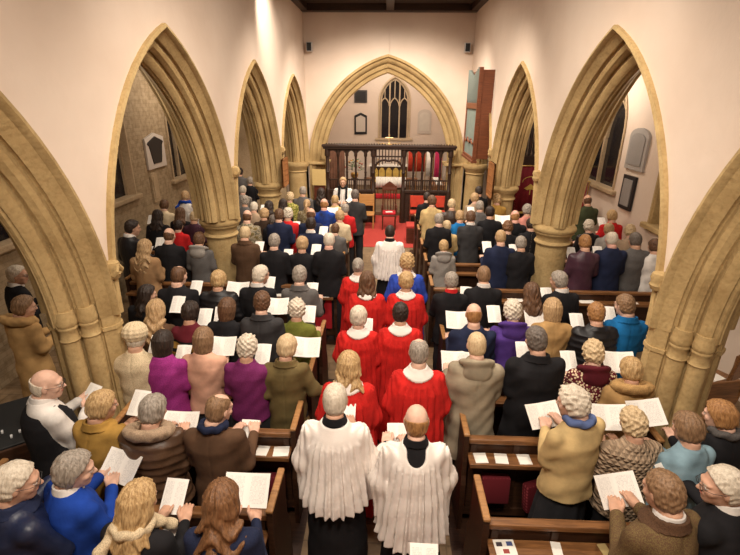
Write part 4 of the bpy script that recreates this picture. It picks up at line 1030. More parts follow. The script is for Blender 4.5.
person('close-cropped man in a navy suit behind the long right pew', 1.78, 6.91, 1.62, ('crop', 'fair'), ('jacket', 'navy', 'cloth'), bulk=1.08, sx=-0.1)
sheet('song sheet held by the man in the navy suit, right block', (1.678, 7.321, 1.328), rz=2, kind='single')
person('grey-haired woman in a long black coat beside the middle right column', 2.08, 6.84, 1.55, ('short', 'grey'), ('coat', 'black', 'cloth'), sx=0)
sheet('song sheet held by the woman in the long black coat', (2.099, 7.235, 1.312), rz=-0, kind='single')
person('ginger-haired woman in a dark plum jacket right of the middle column', 2.99, 6.72, 1.62, ('short', 'ginger'), ('jacket', 'darkplum', 'leather'), bulk=1.04, sx=0)
sheet('song sheet held by the woman in the dark plum jacket', (2.979, 7.132, 1.313), rz=0, kind='single')
person('bald man with a pink head in a navy coat, right aisle', 3.42, 6.81, 1.65, ('thin', 'white'), ('jacket', 'navy', 'cloth'), bulk=1.1, skin=(0.7, 0.38, 0.3), sx=0)
sheet('song sheet held by the bald man in the right aisle', (3.445, 7.225, 1.308), rz=-1, kind='single')
person('dark-haired man in a long grey coat, right aisle', 3.81, 6.88, 1.62, ('short', 'darkgrey'), ('coat', 'slate', 'tweed'), bulk=1.06)
person('person in a white coat half hidden by the right pier', 4.08, 6.82, 1.55, ('short', 'brown'), ('coat', 'white', 'cloth'))
person('bald man in a black suit on the aisle, right block', 0.94, 7.99, 1.62, ('thin', 'grey'), ('jacket', 'black', 'cloth'))
person('small cream-haired person just behind the bald man on the right aisle', 1.11, 8.16, 1.45, ('short', 'cream'), ('jacket', 'yellow', None))
person('fair-haired person in a bright blue jacket, right block', 1.39, 8.53, 1.55, ('short', 'fair'), ('jacket', 'bright_blue', 'cloth'))
person('brown-haired man in a dark suit and white collar, right block', 1.53, 8.18, 1.62, ('short', 'brown'), ('jacket', 'darkgrey', 'cloth'), extras=('neckband:white',), bulk=1.05)
person('dark-haired man in black, right block below the organ', 1.96, 8.60, 1.62, ('short', 'dark'), ('jacket', 'black', 'cloth'), bulk=1.03, sx=0.3)
sheet('open song sheet held below the organ', (2.326, 9.082, 1.360), rz=-7, kind='open')
person('bald man with a reddish head beside the middle right column', 2.38, 8.40, 1.6, ('bald', 'ginger'), ('jacket', 'black', None), skin=(0.68, 0.36, 0.28))
person('woman with auburn curls beside the middle right column', 2.16, 7.98, 1.5, ('curly', 'auburn'), ('jacket', 'black', None))
person('grey-haired woman in a salmon pink jacket', 2.81, 9.13, 1.55, ('curly', 'grey'), ('jacket', 'pink', 'cloth'), bulk=1.05)
person('dark-haired man in black against the middle right column', 2.57, 8.02, 1.55, ('short', 'dark'), ('jacket', 'black', None))
person('white-haired woman in black, right aisle', 3.64, 8.15, 1.5, ('curly', 'white'), ('jacket', 'black', 'leather'))
person('fair-haired person in pale grey, right aisle', 3.91, 7.96, 1.5, ('short', 'fair'), ('jacket', 'lightgrey', None))
person('blonde woman in a bright red jacket, right aisle', 4.30, 8.74, 1.55, ('full', 'blonde'), ('jacket', 'red', 'cloth'), sx=0)
sheet('song sheet beside the woman in the red jacket, right aisle', (4.316, 9.129, 1.333), rz=-0, kind='single')
person('cream-haired woman in beige by the right aisle wall', 4.22, 7.85, 1.5, ('curly', 'cream'), ('jacket', 'beige', None))
person('bald man in a forest green jacket before the red banner', 4.24, 9.78, 1.64, ('bald', 'brown'), ('jacket', 'forest', 'cloth'), bulk=1.08)
person('brown-haired woman in a long yellow dress on the aisle', 0.96, 9.62, 1.6, ('full', 'brown'), ('dress', 'yellow', 'cloth'), bulk=1.05)
person('person in black just beyond the woman in the yellow dress', 0.91, 10.28, 1.55, ('short', 'dark'), ('jacket', 'black', None))
person('close-cropped man in a dark brown jacket, right block', 1.34, 9.35, 1.6, ('crop', 'cream'), ('jacket', 'darkbrown', 'leather'), bulk=1.05)
person('grey-haired person in grey below the organ', 1.93, 9.44, 1.55, ('short', 'grey'), ('jacket', 'slate', None), sx=-0.1)
sheet('song sheet in front of the grey-haired person below the organ', (1.830, 9.826, 1.353), rz=2, kind='single')
person('fair-haired person farthest right, beside the chancel arch', 1.97, 10.25, 1.55, ('full', 'fair'), ('jacket', 'beige', None))
person('dark-haired person at the east end of the right block', 2.16, 10.83, 1.6, ('short', 'dark'), ('jacket', 'black', None))
person('curly blonde woman beside the farthest right column', 2.40, 10.03, 1.58, ('curly', 'blonde'), ('jacket', 'mustard', None))

# ------------------------------------------------------------------ pews
NAVYC = mat('blue_runner', (.10, .13, .17), .9, 'cloth', (.07, .09, .12))
HASS = mat('red_tapestry', (.13, .010, .016), .9, 'weave', (.32, .05, .06), scale=.9)
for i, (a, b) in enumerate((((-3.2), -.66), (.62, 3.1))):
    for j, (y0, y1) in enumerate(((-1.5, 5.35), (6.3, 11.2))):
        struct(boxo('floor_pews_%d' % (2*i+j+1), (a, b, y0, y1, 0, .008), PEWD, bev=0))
def pew(x0, x1, y, label, group='carved oak pews', ledge=True, front=False):
    t = thing('pew', label, 'pew', ((x0+x1)/2, y, 0), group=group); w = (x1-x0)/2
    MB().box(-w, w, -.015, .015, .10, .92).build('backrest', PEWD, t)
    mb = MB()
    n = max(2, round(2*w/.42))
    for k in range(n+1): xk = -w+.05+(2*w-.1)*k/n; mb.box(xk-.025, xk+.025, -.032, -.012, .12, .90, bev=.004)
    mb.box(-w, w, -.034, -.012, .12, .2); mb.box(-w, w, -.034, -.012, .66, .74); mb.build('panel_frame', PEWD, t)
    mb = MB(); mb.box(-w, w, -.042, .03, .905, .955, bev=.014); mb.build('top_rail', PEWW, t)
    MB().box(-w, w, .02, .38, .42, .455, bev=.008).build('seat', PEWW, t)
    if ledge:
        mb = MB(); mb.box(-w, w, -.175, -.03, .795, .815, bev=.003); mb.box(-w, w, -.187, -.168, .79, .83, bev=.004); mb.build('book_ledge', PEWW, t)
    for s in (-1, 1):
        mb = MB(); poly = [(-.10, .0), (-.10, .52), (-.075, .60), (-.06, .99), (-.03, 1.02), (.03, 1.02), (.28, 1.0), (.33, .97), (.34, .93), (.32, .86), (.32, .60), (.38, .48), (.40, .0)]
        xx = s*(w+.001); lo, hi = (xx, xx+.04) if s > 0 else (xx-.04, xx)
        mb.prism(poly, lambda a, b: (lo, a, b), lambda a, b: (hi, a, b)); e = mb.build('pew_end', PEWD, t)
        MB().box(lo-.006, hi+.006, -.07, .33, 1.0, 1.03, bev=.012).xf(Matrix.Identity(4)).build('lit_end_capping', PEWL, e)  # lit top edge of the dark end board, put into the capping's colour
    return t
ordw = ['nearest the west end', 'with the cushion on its seat', 'with a row of booklets on its ledge', 'third ahead', 'foremost of the near block']
rows = [1.51, 2.33, 3.15, 3.97, 4.79]
for i, y in enumerate(rows):
    xe = {0: 2.85, 1: 2.85, 2: 2.26, 3: 2.26, 4: 2.85}[i]
    lb = ['where the blonde woman in black stands', 'in front of the auburn-haired woman', 'in front of the man in the brown jacket', 'in front of the woman in the magenta jumper', 'in front of the woman in the green cardigan'][i]
    rb = ['where the man in tweed stands', 'in front of the man in tweed', 'in front of the woman in the yellow jumper', 'in front of the man in the khaki coat', 'in front of the woman in the purple hooded top'][i]
    pew(-xe+.02, -.76, y, 'oak pew in the left block, '+lb, 'carved oak pews of the near blocks')
    pew(.73, xe, y, 'oak pew in the right block, '+rb, 'carved oak pews of the near blocks')
pew(-3.9, -.76, 6.42, 'long oak pew with a red frontal facing the cross aisle, left block', 'long pews across the cross aisle')
pew(.73, 4.2, 6.42, 'long oak pew facing the cross aisle, right block', 'long pews across the cross aisle')
far = [7.55, 8.5, 9.55, 10.55]
for i, y in enumerate(far):
    nth = ['second', 'third', 'fourth', 'easternmost'][i]
    pew(-2.3, -.76, y, '%s oak pew of the far left block towards the screen' % nth, 'oak pews of the far blocks')
    pew(.73, 2.28, y, '%s oak pew of the far right block towards the screen' % nth, 'oak pews of the far blocks')
for i, y in enumerate((7.9, 9.0)):
    pew(3.15, 4.4, y, '%s short oak pew in the right aisle' % ('nearer', 'farther')[i], 'oak pews of the far blocks')
    pew(-4.6, -3.1, y, '%s short oak pew in the left aisle' % ('nearer', 'farther')[i], 'oak pews of the far blocks')
tag(boxo('red_frontal', (-1.35, -.80, 6.36, 6.384, .25, .77), REDC), 'red cloth frontal hanging on the long left pew', 'cloth')
def booklet(label, x, y, z, rz=0, w=.105, h=.115, m=PAPERP, group='booklets and leaflets on the pews', kind='booklet'):
    mb = MB(); mb.box(-w/2, w/2, -h/2, h/2, 0, .006, bev=.001); o = mb.build(kind, m); o.location = (x, y, z); o.rotation_euler = (0, 0, R_(rz)); return tag(o, label, 'booklet', group)
LZ = .816
for i, (x, rz) in enumerate(((.83, 4), (1.0, -3), (1.19, 2), (1.40, -5))):
    booklet('%s white booklet from the aisle on the ledge before the woman in yellow' % ('first', 'second', 'third', 'fourth')[i], x, 3.052, LZ, rz)
lf = booklet('white leaflet with dark pictures on the ledge nearest the man in tweed', .84, 2.232, LZ, 3, .14, .12)
for i, (x, y, c) in enumerate(((-.035, .03, (.05, .04, .05)), (.035, .035, (.06, .08, .2)), (.0, -.035, (.3, .06, .05)))):
    mb = MB(); mb.box(x-.02, x+.02, y*.8-.016, y*.8+.016, .0055, .0068); mb.build('printed_picture', mat('print_ink', c, .6, 'none'), lf)
booklet('narrow white card on the ledge before the man in tweed', 1.18, 2.232, LZ, -6, .065, .115)
booklet('yellow card on the ledge beside the sleeve of the man in tweed', 1.50, 2.232, LZ, 10, .06, .115, mat('yellow_card', (.6, .45, .2), .7, 'plain'))
for i, x in enumerate((.92, 1.22)):
    booklet('%s white sheet lying on the blue seat runner, right block' % ('first', 'second')[i], x, 2.60, .467, 0, .15, .12)
for i, (x, rz, w_) in enumerate(((-.84, 5, .13), (-1.0, -4, .10), (-1.14, 3, .12))):
    booklet('%s white booklet from the aisle on the ledge beside the balding man' % ('first', 'second', 'third')[i], x, 3.052, LZ, rz, w_)
for i, (x, rz) in enumerate(((-1.22, 4), (-1.42, 20))):
    booklet('%s white booklet on the ledge beyond the blonde woman with the scarf' % ('right-hand', 'left-hand')[i], x, 2.232, LZ, rz)
for i, x in enumerate((.92, 1.45, 1.95, 2.55, 3.0, 3.62)):
    booklet('%s white sheet along the ledge of the long right pew' % ('first', 'second', 'third', 'fourth', 'fifth', 'sixth')[i], x, 6.325, LZ, (i*37) % 17-8, .22, .11)
for i, x in enumerate((-.92, -1.25, -1.6)):
    booklet('%s white sheet along the ledge of the long left pew' % ('first', 'second', 'third')[i], x, 6.325, LZ, (i*31) % 15-6, .2, .11)
boxr = boxo('seat_runner', (.80, 2.3, 2.39, 2.69, .456, .467), NAVYC, bev=.004); tag(boxr, 'blue grey runner along the seat of the near right pew', 'cushion')
def hassock(label, x, y, z, rx=0, rz=0):
    mb = MB(); mb.box(-.12, .12, -.045, .045, -.13, .13, bev=.022); o = mb.build('kneeler', HASS, None, True); o.location = (x, y, z); o.rotation_euler = (R_(rx), 0, R_(rz)); return tag(o, label, 'kneeler', 'red tapestry kneelers')
hassock('red patterned kneeler hanging under the ledge, right block', .98, 3.05, .50, -6)
hassock('dark red kneeler leaning beside the yellow jumper woman', 1.33, 3.03, .46, -8, 20)
hassock('red kneeler by the aisle in the near left pew', -.95, 3.05, .42, -8)
hassock('red kneeler deeper in the near left pew', -1.28, 3.03, .42, -8, -14)
hassock('red kneeler under the ledge at the left man\'s surplice', -.95, 2.23, .42, -8)
hassock('red kneeler under the ledge beside the tweed jacket', 1.45, 2.23, .42, -8)
for i, (x, y) in enumerate(((-1.1, 3.86), (.95, 3.86))):
    hassock('red kneeler under the ledge in the third row, %s block' % ('left', 'right')[i], x, y, .42, -8)

# ------------------------------------------------------------------ chancel step, carpet, screen
struct(boxo('wall_panelling_left', (-2.74, -2.68, 14.95, 19.9, .12, 1.9), PEWD, bev=.01)); struct(boxo('wall_panelling_right', (2.66, 2.72, 14.95, 19.9, .12, 1.9), PEWD, bev=.01))
struct(boxo('floor_chancel', (-2.9, 2.9, 14.9, 19.95, 0, .12), FLOORM, bev=.01))
tag(boxo('red_carpet', (-.62, .75, 11.4, 14.85, 0, .012), CARPET, bev=.003), 'bright red carpet leading up to the screen', 'carpet')
sc = thing('chancel_screen', 'dark carved oak screen standing under the chancel arch', 'screen', (.05, 13.95, 0))
X0, X1 = -1.88, 1.88
ux = lambda u: (u-325)*.0291-1.88
MB().box(X0-.06, X1+.06, -.10, .10, 2.20, 2.26, bev=.012).box(X0-.09, X1+.09, -.13, .13, 2.26, 2.33, bev=.015).build('cornice', BLACKW, sc)
mb = MB()
for k in range(48): x = X0+.04+(X1-X0-.08)*k/47; mb.prism([(x-.03, 2.33), (x+.03, 2.33), (x, 2.375)], lambda a, b: (a, -.03, b), lambda a, b: (a, .03, b))
mb.build('cresting', BLACKW, sc)
posts = [327, 338, 347, 356, 366, 374, 405, 415, 424, 433, 442, 452]
for i, u in enumerate(posts):
    x = ux(u); r = .055 if i in (0, 5, 6, 11) else .034
    mb = MB(); mb.lathe([(r*1.5, 0), (r*1.5, .9), (r*1.35, .98), (r*1.3, 1.03), (r, 1.05), (r*.9, 1.5), (r*1.2, 1.53), (r*.9, 1.56), (r*.95, 1.98), (r*1.4, 2.0), (r*1.5, 2.06), (r*1.3, 2.2)], x, 0, 12)
    mb.build('post', BLACKW, sc, True)
mb = MB()
def head(x0, x1, zt=2.2, hh=.2):
    pts = arc_pts((x0+x1)/2, (x1-x0)/2-.03, zt-hh-.04, hh, 0, 6)
    for (a, za), (b, zb) in zip(pts, pts[1:]):
        mb.prism([(a, za), (b, zb), (b, zt), (a, zt)], lambda p, q: (p, -.02, q), lambda p, q: (p, .02, q))
for i in range(len(posts)-1):
    if i != 5: head(ux(posts[i]), ux(posts[i+1]), 2.2, .15)
mb.build('tracery', BLACKW, sc)
c0, c1 = ux(374), ux(405); mb = MB()
for (a, za), (b, zb) in zip(*(lambda p: (p, p[1:]))(arc_pts((c0+c1)/2, (c1-c0)/2-.04, 1.62, .24, 0, 10))):
    mb.tube([(a, 0, za), (b, 0, zb)], .035, 6)
for k in range(9):
    x = c0+.08+(c1-c0-.16)*k/8; z0 = 1.66+.2*(1-abs(k-4)/4.5); mb.box(x-.014, x+.014, -.015, .015, z0, 2.2)
mb.box(c0, c1, -.03, .03, 1.98, 2.02); mb.build('gate_tracery', BLACKW, sc)
for a, b in ((327, 374), (405, 452)):
    x0, x1 = ux(a), ux(b)
    mb = MB(); mb.box(x0, x1, -.05, .05, .93, 1.02, bev=.012); mb.build('rail', BLACKW, sc)
    mb = MB(); mb.box(x0, x1, -.02, .02, .05, .93)
    n = 5
    for k in range(n+1): xx = x0+(x1-x0)*k/n; mb.box(xx-.03, xx+.03, -.04, .04, .0, .94, bev=.006)
    mb.box(x0, x1, -.04, .04, 0, .12); mb.build('lower_panel', BLACKW, sc)
    mb = MB()
    for k in range(22): xx = x0+(x1-x0)*(k+.5)/22; mb.tube([(xx, 0, 1.02), (xx, 0, 1.30)], .012, 6)
    mb.box(x0, x1, -.02, .02, 1.29, 1.33); mb.build('balustrade', BLACKW, sc)
mb = MB(); mb.tube([(0, 0, 2.33), (0, 0, 2.62)], .018, 8).tube([(-.11, 0, 2.53), (.11, 0, 2.53)], .016, 8)
for s in (-1, 1): mb.tube([(s*.05, 0, 2.34), (s*.18, 0, 2.38), (s*.26, 0, 2.35), (s*.34, 0, 2.40)], .014, 6)
mb.lathe([(.05, 2.32), (.06, 2.35), (.02, 2.40)], 0, 0, 12)
mb.build('gilt_cross', mat('gilt', (.75, .52, .25), .35, 'none', metallic=.7), sc)
# altar, rail and hangings beyond the screen
al = thing('altar', 'altar with gold panelled frontal beyond the screen', 'altar', (.08, 19.2, .12))
MB().box(-.75, .75, -.3, .3, 0, .92, bev=.01).build('table', PEWD, al)
for k in range(5):
    x = -.56+.28*k; mb = MB(); mb.prism([(x-.12, .30), (x+.12, .30), (x+.12, .76), (x+.06, .85), (x, .88), (x-.06, .85), (x-.12, .76)], lambda a, b: (a, -.33, b), lambda a, b: (a, -.30, b)); mb.build('gold_panel', GOLD, al)
MB().box(-.8, .8, -.34, .34, .92, .95, bev=.008).build('white_altar_cloth', PAPERP, al)
for k, x in enumerate((-.45, .45)):
    c = thing('candlestick', '%s brass candlestick on the altar' % ('left', 'right')[k], 'candlestick', (.08+x, 19.2, 1.07), group='altar candlesticks')
    MB().lathe([(.06, 0), (.05, .02), (.015, .05), (.02, .12), (.012, .16), (.03, .24)], seg=14).build('stem', BRASS, c, True)
    MB().lathe([(.014, .24), (.014, .5)], seg=10).build('candle', PAPERP, c, True)
ar = thing('communion_rail', 'white draped communion rail with red kneeling cushion', 'rail', (.15, 17.4, .12))
mb = MB(); mb.box(-1.0, 1.0, -.05, .05, .66, .72, bev=.01)
for k in range(9): mb.lathe([(.03, 0), (.03, .05), (.018, .2), (.026, .35), (.018, .5), (.026, .66)], -.96+.24*k, 0, 10)
mb.build('balusters', PEWW, ar)
nv = []; nf = []
for i in range(61):
    x = -.55+1.1*i/60; y = -.075-.014*math.cos(i*1.25)
    nv += [(x, y, .36), (x, y*.9, .735), (x, .07, .735)]
for i in range(60): a = i*3; nf += [(a, a+3, a+4, a+1), (a+1, a+4, a+5, a+2)]
cl = mesh_obj('white_cloth', nv, nf, PAPERP, ar, True); md = cl.modifiers.new('s', 'SOLIDIFY'); md.thickness = .008
MB().box(-.95, .95, -.42, -.14, 0, .16, bev=.04).build('kneeling_cushion', REDC, ar, True)
def stall(label, x0, x1, y0, y1):
    t = thing('choir_stall', label, 'choir stall', ((x0+x1)/2, (y0+y1)/2, .12), group='oak choir stalls'); w, d = (x1-x0)/2, (y1-y0)/2
    MB().box(-w, w, -d, d, 0, .78, bev=.01).build('front', PEWW, t)
    MB().box(-w-.04, w+.04, -d, d, .78, .82, bev=.01).build('desk_top', PEWW, t)
    return t
stall('oak choir stall at the left of the chancel', -2.0, -1.6, 15.3, 17.0); stall('oak choir stall at the right of the chancel', 1.55, 1.95, 15.3, 17.0)
for i in range(6):
    mb = MB(); mb.box(-.1, .1, -.07, .07, 0, .02, bev=.002); o = mb.build('hymn_book', PAPERP); o.location = (1.75, 15.5+.25*i, .945); o.rotation_euler = (0, 0, .1*(i % 3)); tag(o, '%s white book on the right choir stall' % ('first', 'second', 'third', 'fourth', 'fifth', 'last')[i], 'book', 'white books on the right choir stall')
def hanging(name, label, cat, x, y, z0, z1, w, m, rz=0, trim=None, emblem=None):
    t = thing(name, label, cat, (x, y, z0), rz); n = 26; vs = []; fs = []
    for i in range(n+1):
        u = -w/2+w*i/n; yy = .014*math.cos(i*1.3)
        vs += [(u, yy, 0), (u, yy*.5, z1-z0)]
    for i in range(n): fs.append((2*i, 2*i+2, 2*i+3, 2*i+1))
    c = mesh_obj('cloth', vs, fs, m, t, True); c.modifiers.new('s', 'SOLIDIFY').thickness = .01
    MB().tube([(-w/2-.05, 0, z1-z0), (w/2+.05, 0, z1-z0)], .016, 8).build('pole', BRASS, t, True)
    if z0 > .2:
        for sx in (-1, 1): MB().tube([(sx*(w/2+.03), .02, .0 if False else -z0+(.12 if y > 14.9 else 0)), (sx*(w/2+.03), .02, z1-z0)], .012, 8).build('stand', BRASS, t, True)
    if trim: MB().box(-w/2, w/2, -.026, -.012, .0, .05).build('gold_fringe', trim, t)
    if emblem: emblem(t, w, z1-z0)
    return t
def emb(t, w, h):
    mb = MB(); g = h*.55
    mb.tube([(w*.30*math.cos(a), -.022, g+.14+w*.2*math.sin(a)) for a in [PI*k/10 for k in range(11)]], .012, 6)
    mb.prism([(-.16, g-.02), (.0, g+.10), (.16, g-.02), (.08, g-.06), (0, g-.03), (-.08, g-.06)], lambda a, b: (a, -.028, b), lambda a, b: (a, -.016, b))
    mb.tube([(0, -.022, g-.18), (0, -.022, g+.05)], .012, 6); mb.build('gold_embroidery', GOLD, t)
RB = mat('crimson_banner', (.20, .012, .02), .8, 'cloth', (.14, .008, .014))
hanging('banner', 'crimson banner with gold emblem between the right-hand columns', 'banner', 3.78, 12.3, .75, 2.0, .75, RB, 0, GOLD, emb)
hanging('banner', 'crimson banner with curved gold embroidery at the end of the right aisle', 'banner', 4.12, 10.6, .62, 1.92, .75, RB, R_(-24), GOLD, emb)
for i, (x, y) in enumerate(((.95, 17.9), (1.28, 17.9))):
    hanging('red_hanging', ('left of the two red hangings behind the screen', 'right of the two red hangings behind the screen')[i], 'hanging', x, y, 1.0, 1.95, .3, mat('scarlet_hanging', (.50, .05, .02), .8, 'cloth', (.36, .03, .015)))
hanging('magenta_hanging', 'tall magenta hanging seen through the right of the screen', 'hanging', 1.86, 17.2, .5, 1.9, .26, mat('magenta_hanging', (.42, .02, .08), .8, 'cloth', (.3, .015, .06)))
hanging('white_hanging', 'white hanging between the red and magenta ones behind the screen', 'hanging', 1.58, 17.6, .9, 1.95, .22, PAPERP)
hanging('brown_curtain', 'dark brown curtain behind the left end of the screen', 'curtain', -1.62, 15.2, .13, 2.05, .5, mat('brown_curtain', (.14, .06, .035), .85, 'cloth', (.09, .04, .02)))
# flowers on a pedestal
fl = thing('flower_arrangement', 'large flower arrangement on a pedestal behind the left of the screen', 'flowers', (-1.05, 15.2, .12))
MB().lathe([(.14, 0), (.14, .04), (.04, .1), (.035, .95), (.12, 1.0), (.12, 1.03)], seg=18).build('pedestal', BLACKW, fl, True)
MB().lathe([(.05, 1.03), (.11, 1.08), (.13, 1.18), (.10, 1.22)], seg=18).build('vase', BRASS, fl, True)
rnd = random.Random(3); lv = MB()
for k in range(90):
    a = rnd.random()*2*PI; e = rnd.random()*1.3-.15; r = .14+.22*rnd.random(); c = Vector((r*math.cos(a)*math.cos(e), r*math.sin(a)*math.cos(e), 1.32+r*math.sin(e)*1.1)); d = Vector((math.cos(a), math.sin(a), .4)).normalized(); sd = d.cross(Vector((0, 0, 1))).normalized()*.025
    n = len(lv.v); lv.v += [tuple(c-d*.07), tuple(c+sd), tuple(c+d*.07), tuple(c-sd)]; lv.f.append([n, n+1, n+2, n+3])
lv.build('leaves', mat('leaf_green', (.06, .12, .03), .6, 'plain'), fl)
FW = [mat('bloom', c, .7, 'plain') for c in ((.75, .68, .55), (.6, .12, .08), (.7, .35, .12))]
for k in range(14):
    a = rnd.random()*2*PI; e = rnd.random()*1.2; r = .26+.08*rnd.random(); mb = MB(); mb.lathe([(.008, -.02), (.03, 0), (.042, .02), (.02, .03)], seg=8).xf(Matrix.Translation((r*math.cos(a)*math.cos(e), r*math.sin(a)*math.cos(e), 1.32+r*math.sin(e)))); mb.build('bloom', FW[k % 3], fl)

# ------------------------------------------------------------------ seats before the screen, reading desk
def chair(name, label, x, y, rz, wood, seatm, tall=.95, carved=False, w=.24):
    t = thing(name, label, 'chair', (x, y, 0), rz)
    MB().box(-w, w, -.22, .22, .41, .455, bev=.01).build('seat', wood, t)
    if seatm: MB().box(-w+.02, w-.02, -.2, .19, .455, .52, bev=.025).build('seat_cushion', seatm, t, True)
    for sx in (-1, 1):
        MB().tube([(sx*(w-.03), -.19, 0), (sx*(w-.03), -.19, .42)], .02, 8).build('leg', wood, t)
        MB().tube([(sx*(w-.03), .20, 0), (sx*(w-.03), .20, .44), (sx*(w-.03), .26, tall)], .021, 8).build('leg', wood, t)
        if carved: MB().tube([(sx*(w-.01), .22, .68), (sx*w, -.1, .70), (sx*w, -.2, .66), (sx*(w-.02), -.19, .44)], .02, 8).build('armrest', wood, t)
    if carved:
        mb = MB()
        for xx in (-.12, -.04, .04, .12): mb.tube([(xx, .215, .46), (xx*1.1, .235, .75), (xx, .255, tall-.1)], .014, 6)
        mb.box(-w, w, .235, .275, tall-.14, tall-.06, bev=.01)
        mb.prism([(-w, tall-.06), (w, tall-.06), (.12, tall+.05), (0, tall+.13), (-.12, tall+.05)], lambda a, b: (a, .24, b), lambda a, b: (a, .275, b))
        mb.build('backrest', wood, t)
    else:
        MB().box(-w+.03, w-.03, .215, .25, tall-.36, tall-.02, bev=.01).build('backrest', seatm if seatm and name == 'upholstered_chair' else wood, t)
    return t
DW = mat('mahogany', (.13, .035, .018), .4, 'wood', (.06, .018, .01)); LW = mat('light_oak', (.52, .27, .09), .45, 'wood', (.38, .18, .06))
chair('carved_armchair', 'tall carved dark armchair with red seat facing the people on the carpet', .09, 13.25, 0, DW, REDC, 1.22, True, .215)
booklet('white open book on the red seat of the carved armchair', .09, 13.18, .52, 8, .2, .14, PAPERP, 'book on the chair', 'open_book')
chair('wooden_chair', 'light oak chair left of the carved armchair before the screen', -.58, 13.3, 0, LW, None, .98)
chair('upholstered_chair', 'left of two red upholstered chairs at the right of the screen', .92, 13.35, 0, DW, mat('orange_red_seat', (.55, .06, .03), .85, 'cloth', (.42, .04, .02)), .95)
chair('upholstered_chair', 'right of two red upholstered chairs at the right of the screen', 1.52, 13.35, 0, DW, mat('orange_red_seat', (.55, .06, .03), .85, 'cloth', (.42, .04, .02)), .95)
kb = thing('kneeling_desk', 'red covered kneeling desk at the right edge of the carpet', 'desk', (.72, 11.95, 0))
MB().box(-.16, .16, -.22, .22, 0, .42, bev=.015).build('body', DW, kb); MB().box(-.18, .18, -.24, .24, .42, .50, bev=.03).build('red_top', CARPET, kb, True)
rd = thing('reading_desk', 'small dark reading desk with red cloth in front of the priest', 'lectern', (-1.12, 11.32, 0))
MB().lathe([(.18, 0), (.18, .04), (.04, .08), (.035, .9), (.06, .95)], seg=16).build('stem', DW, rd, True)
m4 = Matrix.Translation((0, 0, 1.02)) @ Matrix.Rotation(R_(-28), 4, 'X'); mb = MB(); mb.box(-.2, .2, -.15, .15, -.015, .015, bev=.006).xf(m4); mb.build('book_rest', DW, rd)
mb = MB(); mb.box(-.14, .14, -.01, .0, -.34, .0).xf(Matrix.Translation((0, -.15, 1.06))); mb.build('red_fall', REDC, rd)

# ------------------------------------------------------------------ organ, boards, tablets
og = thing('organ', 'wooden organ case with pipes projecting from the right arcade wall', 'organ', (2.0, 11.75, 2.3))
OW = mat('organ_wood', (.19, .06, .025), .4, 'wood', (.11, .035, .016)); PG = mat('pipe_metal', (.22, .26, .24), .35, 'none', metallic=.5); OP = mat('grey_green_panel', (.20, .24, .21), .6, 'cloth', (.15, .19, .17))
Y0, Y1 = -.72, .72
MB().box(.03, .33, Y0, Y1, 0, 1.9, bev=.01).build('case', OW, og)
mb = MB()
for y in (Y0, Y1): mb.box(-.03, .06, y-.03, y+.03, -.02, 1.95, bev=.008)
for z in (0, 1.12, 1.9 if False else 1.18): mb.box(-.03, .06, Y0, Y1, z-.035, z+.035, bev=.008)
mb.box(-.05, .08, Y0-.05, Y1+.05, -.09, -.03, bev=.01); mb.build('case_frame', OW, og)
MB().box(.0, .028, Y0+.03, Y1-.03, .03, 1.09).build('front_panel', OP, og)
mb = MB()
for k in range(3):
    yc = Y0+.24+.48*k; mb.tube([(-.012, yc+.2*math.cos(a), .42-.1*math.sin(a)) for a in [PI*i/8 for i in range(9)]], .022, 6)
mb.build('carved_swag', OW, og)
for k in range(11):
    y = Y0+.09+.127*k; zt = 1.78+.17*abs(k-5)/5
    mb = MB(); mb.lathe([(.012, 1.2), (.045, 1.32), (.045, zt), (.038, zt+.005)], -.0, y, 12); mb.build('pipe', PG, og, True)
og2 = thing('organ', 'tall dark organ pipes at the east end of the right aisle', 'organ', (3.65, 13.55, 0))
MB().box(-.6, .6, 0, .5, 0, 2.1, bev=.01).build('case', BLACKW, og2)
for k in range(10):
    x = -.52+.115*k; MB().lathe([(.02, 2.1), (.048, 2.25), (.048, 3.2+.12*(k % 4))], x, .12, 12).build('pipe', mat('dark_pipe', (.05, .035, .03), .4, 'none', metallic=.4), og2, True)
def hymn(label, x, y0, y1, z0, z1, sg):
    t = thing('hymn_board', label, 'board', (x, (y0+y1)/2, z0)); d = (y1-y0)/2; h = z1-z0
    HB = mat('board_wood', (.36, .15, .05), .5, 'wood', (.24, .10, .035))
    MB().box(0, sg*.03, -d, d, 0, h).build('panel', HB, t)
    mb = MB()
    for a, b, c, e in ((-d, d, 0, .04), (-d, d, h-.04, h), (-d, -d+.04, 0, h), (d-.04, d, 0, h)): mb.box(min(0, sg*.045), max(0, sg*.045), a, b, c, e, bev=.004)
    for k in range(1, 5): mb.box(min(sg*.03, sg*.04), max(sg*.03, sg*.04), -d, d, h*k/5-.006, h*k/5+.006)
    mb.build('frame', HB, t); return t
hymn('brown wooden hymn board hanging at the second left column', XL+.06, 10.2, 10.75, 1.72, 2.34, 1)
hymn('brown wooden hymn board hanging at the second right column', XR-.06, 9.75, 10.3, 1.62, 2.36, -1)
nb = thing('notice_board', 'pale gold notice on a dark stand at the left chancel respond', 'notice', (-2.02, 13.8, 0))
MB().box(-.2, .2, -.02, .02, 1.15, 1.62, bev=.006).build('notice', mat('parchment', (.62, .46, .20), .7, 'tweed', (.5, .34, .12)), nb)
MB().box(-.16, .16, .02, .2, 0, 1.18, bev=.01).build('stand', DW, nb)
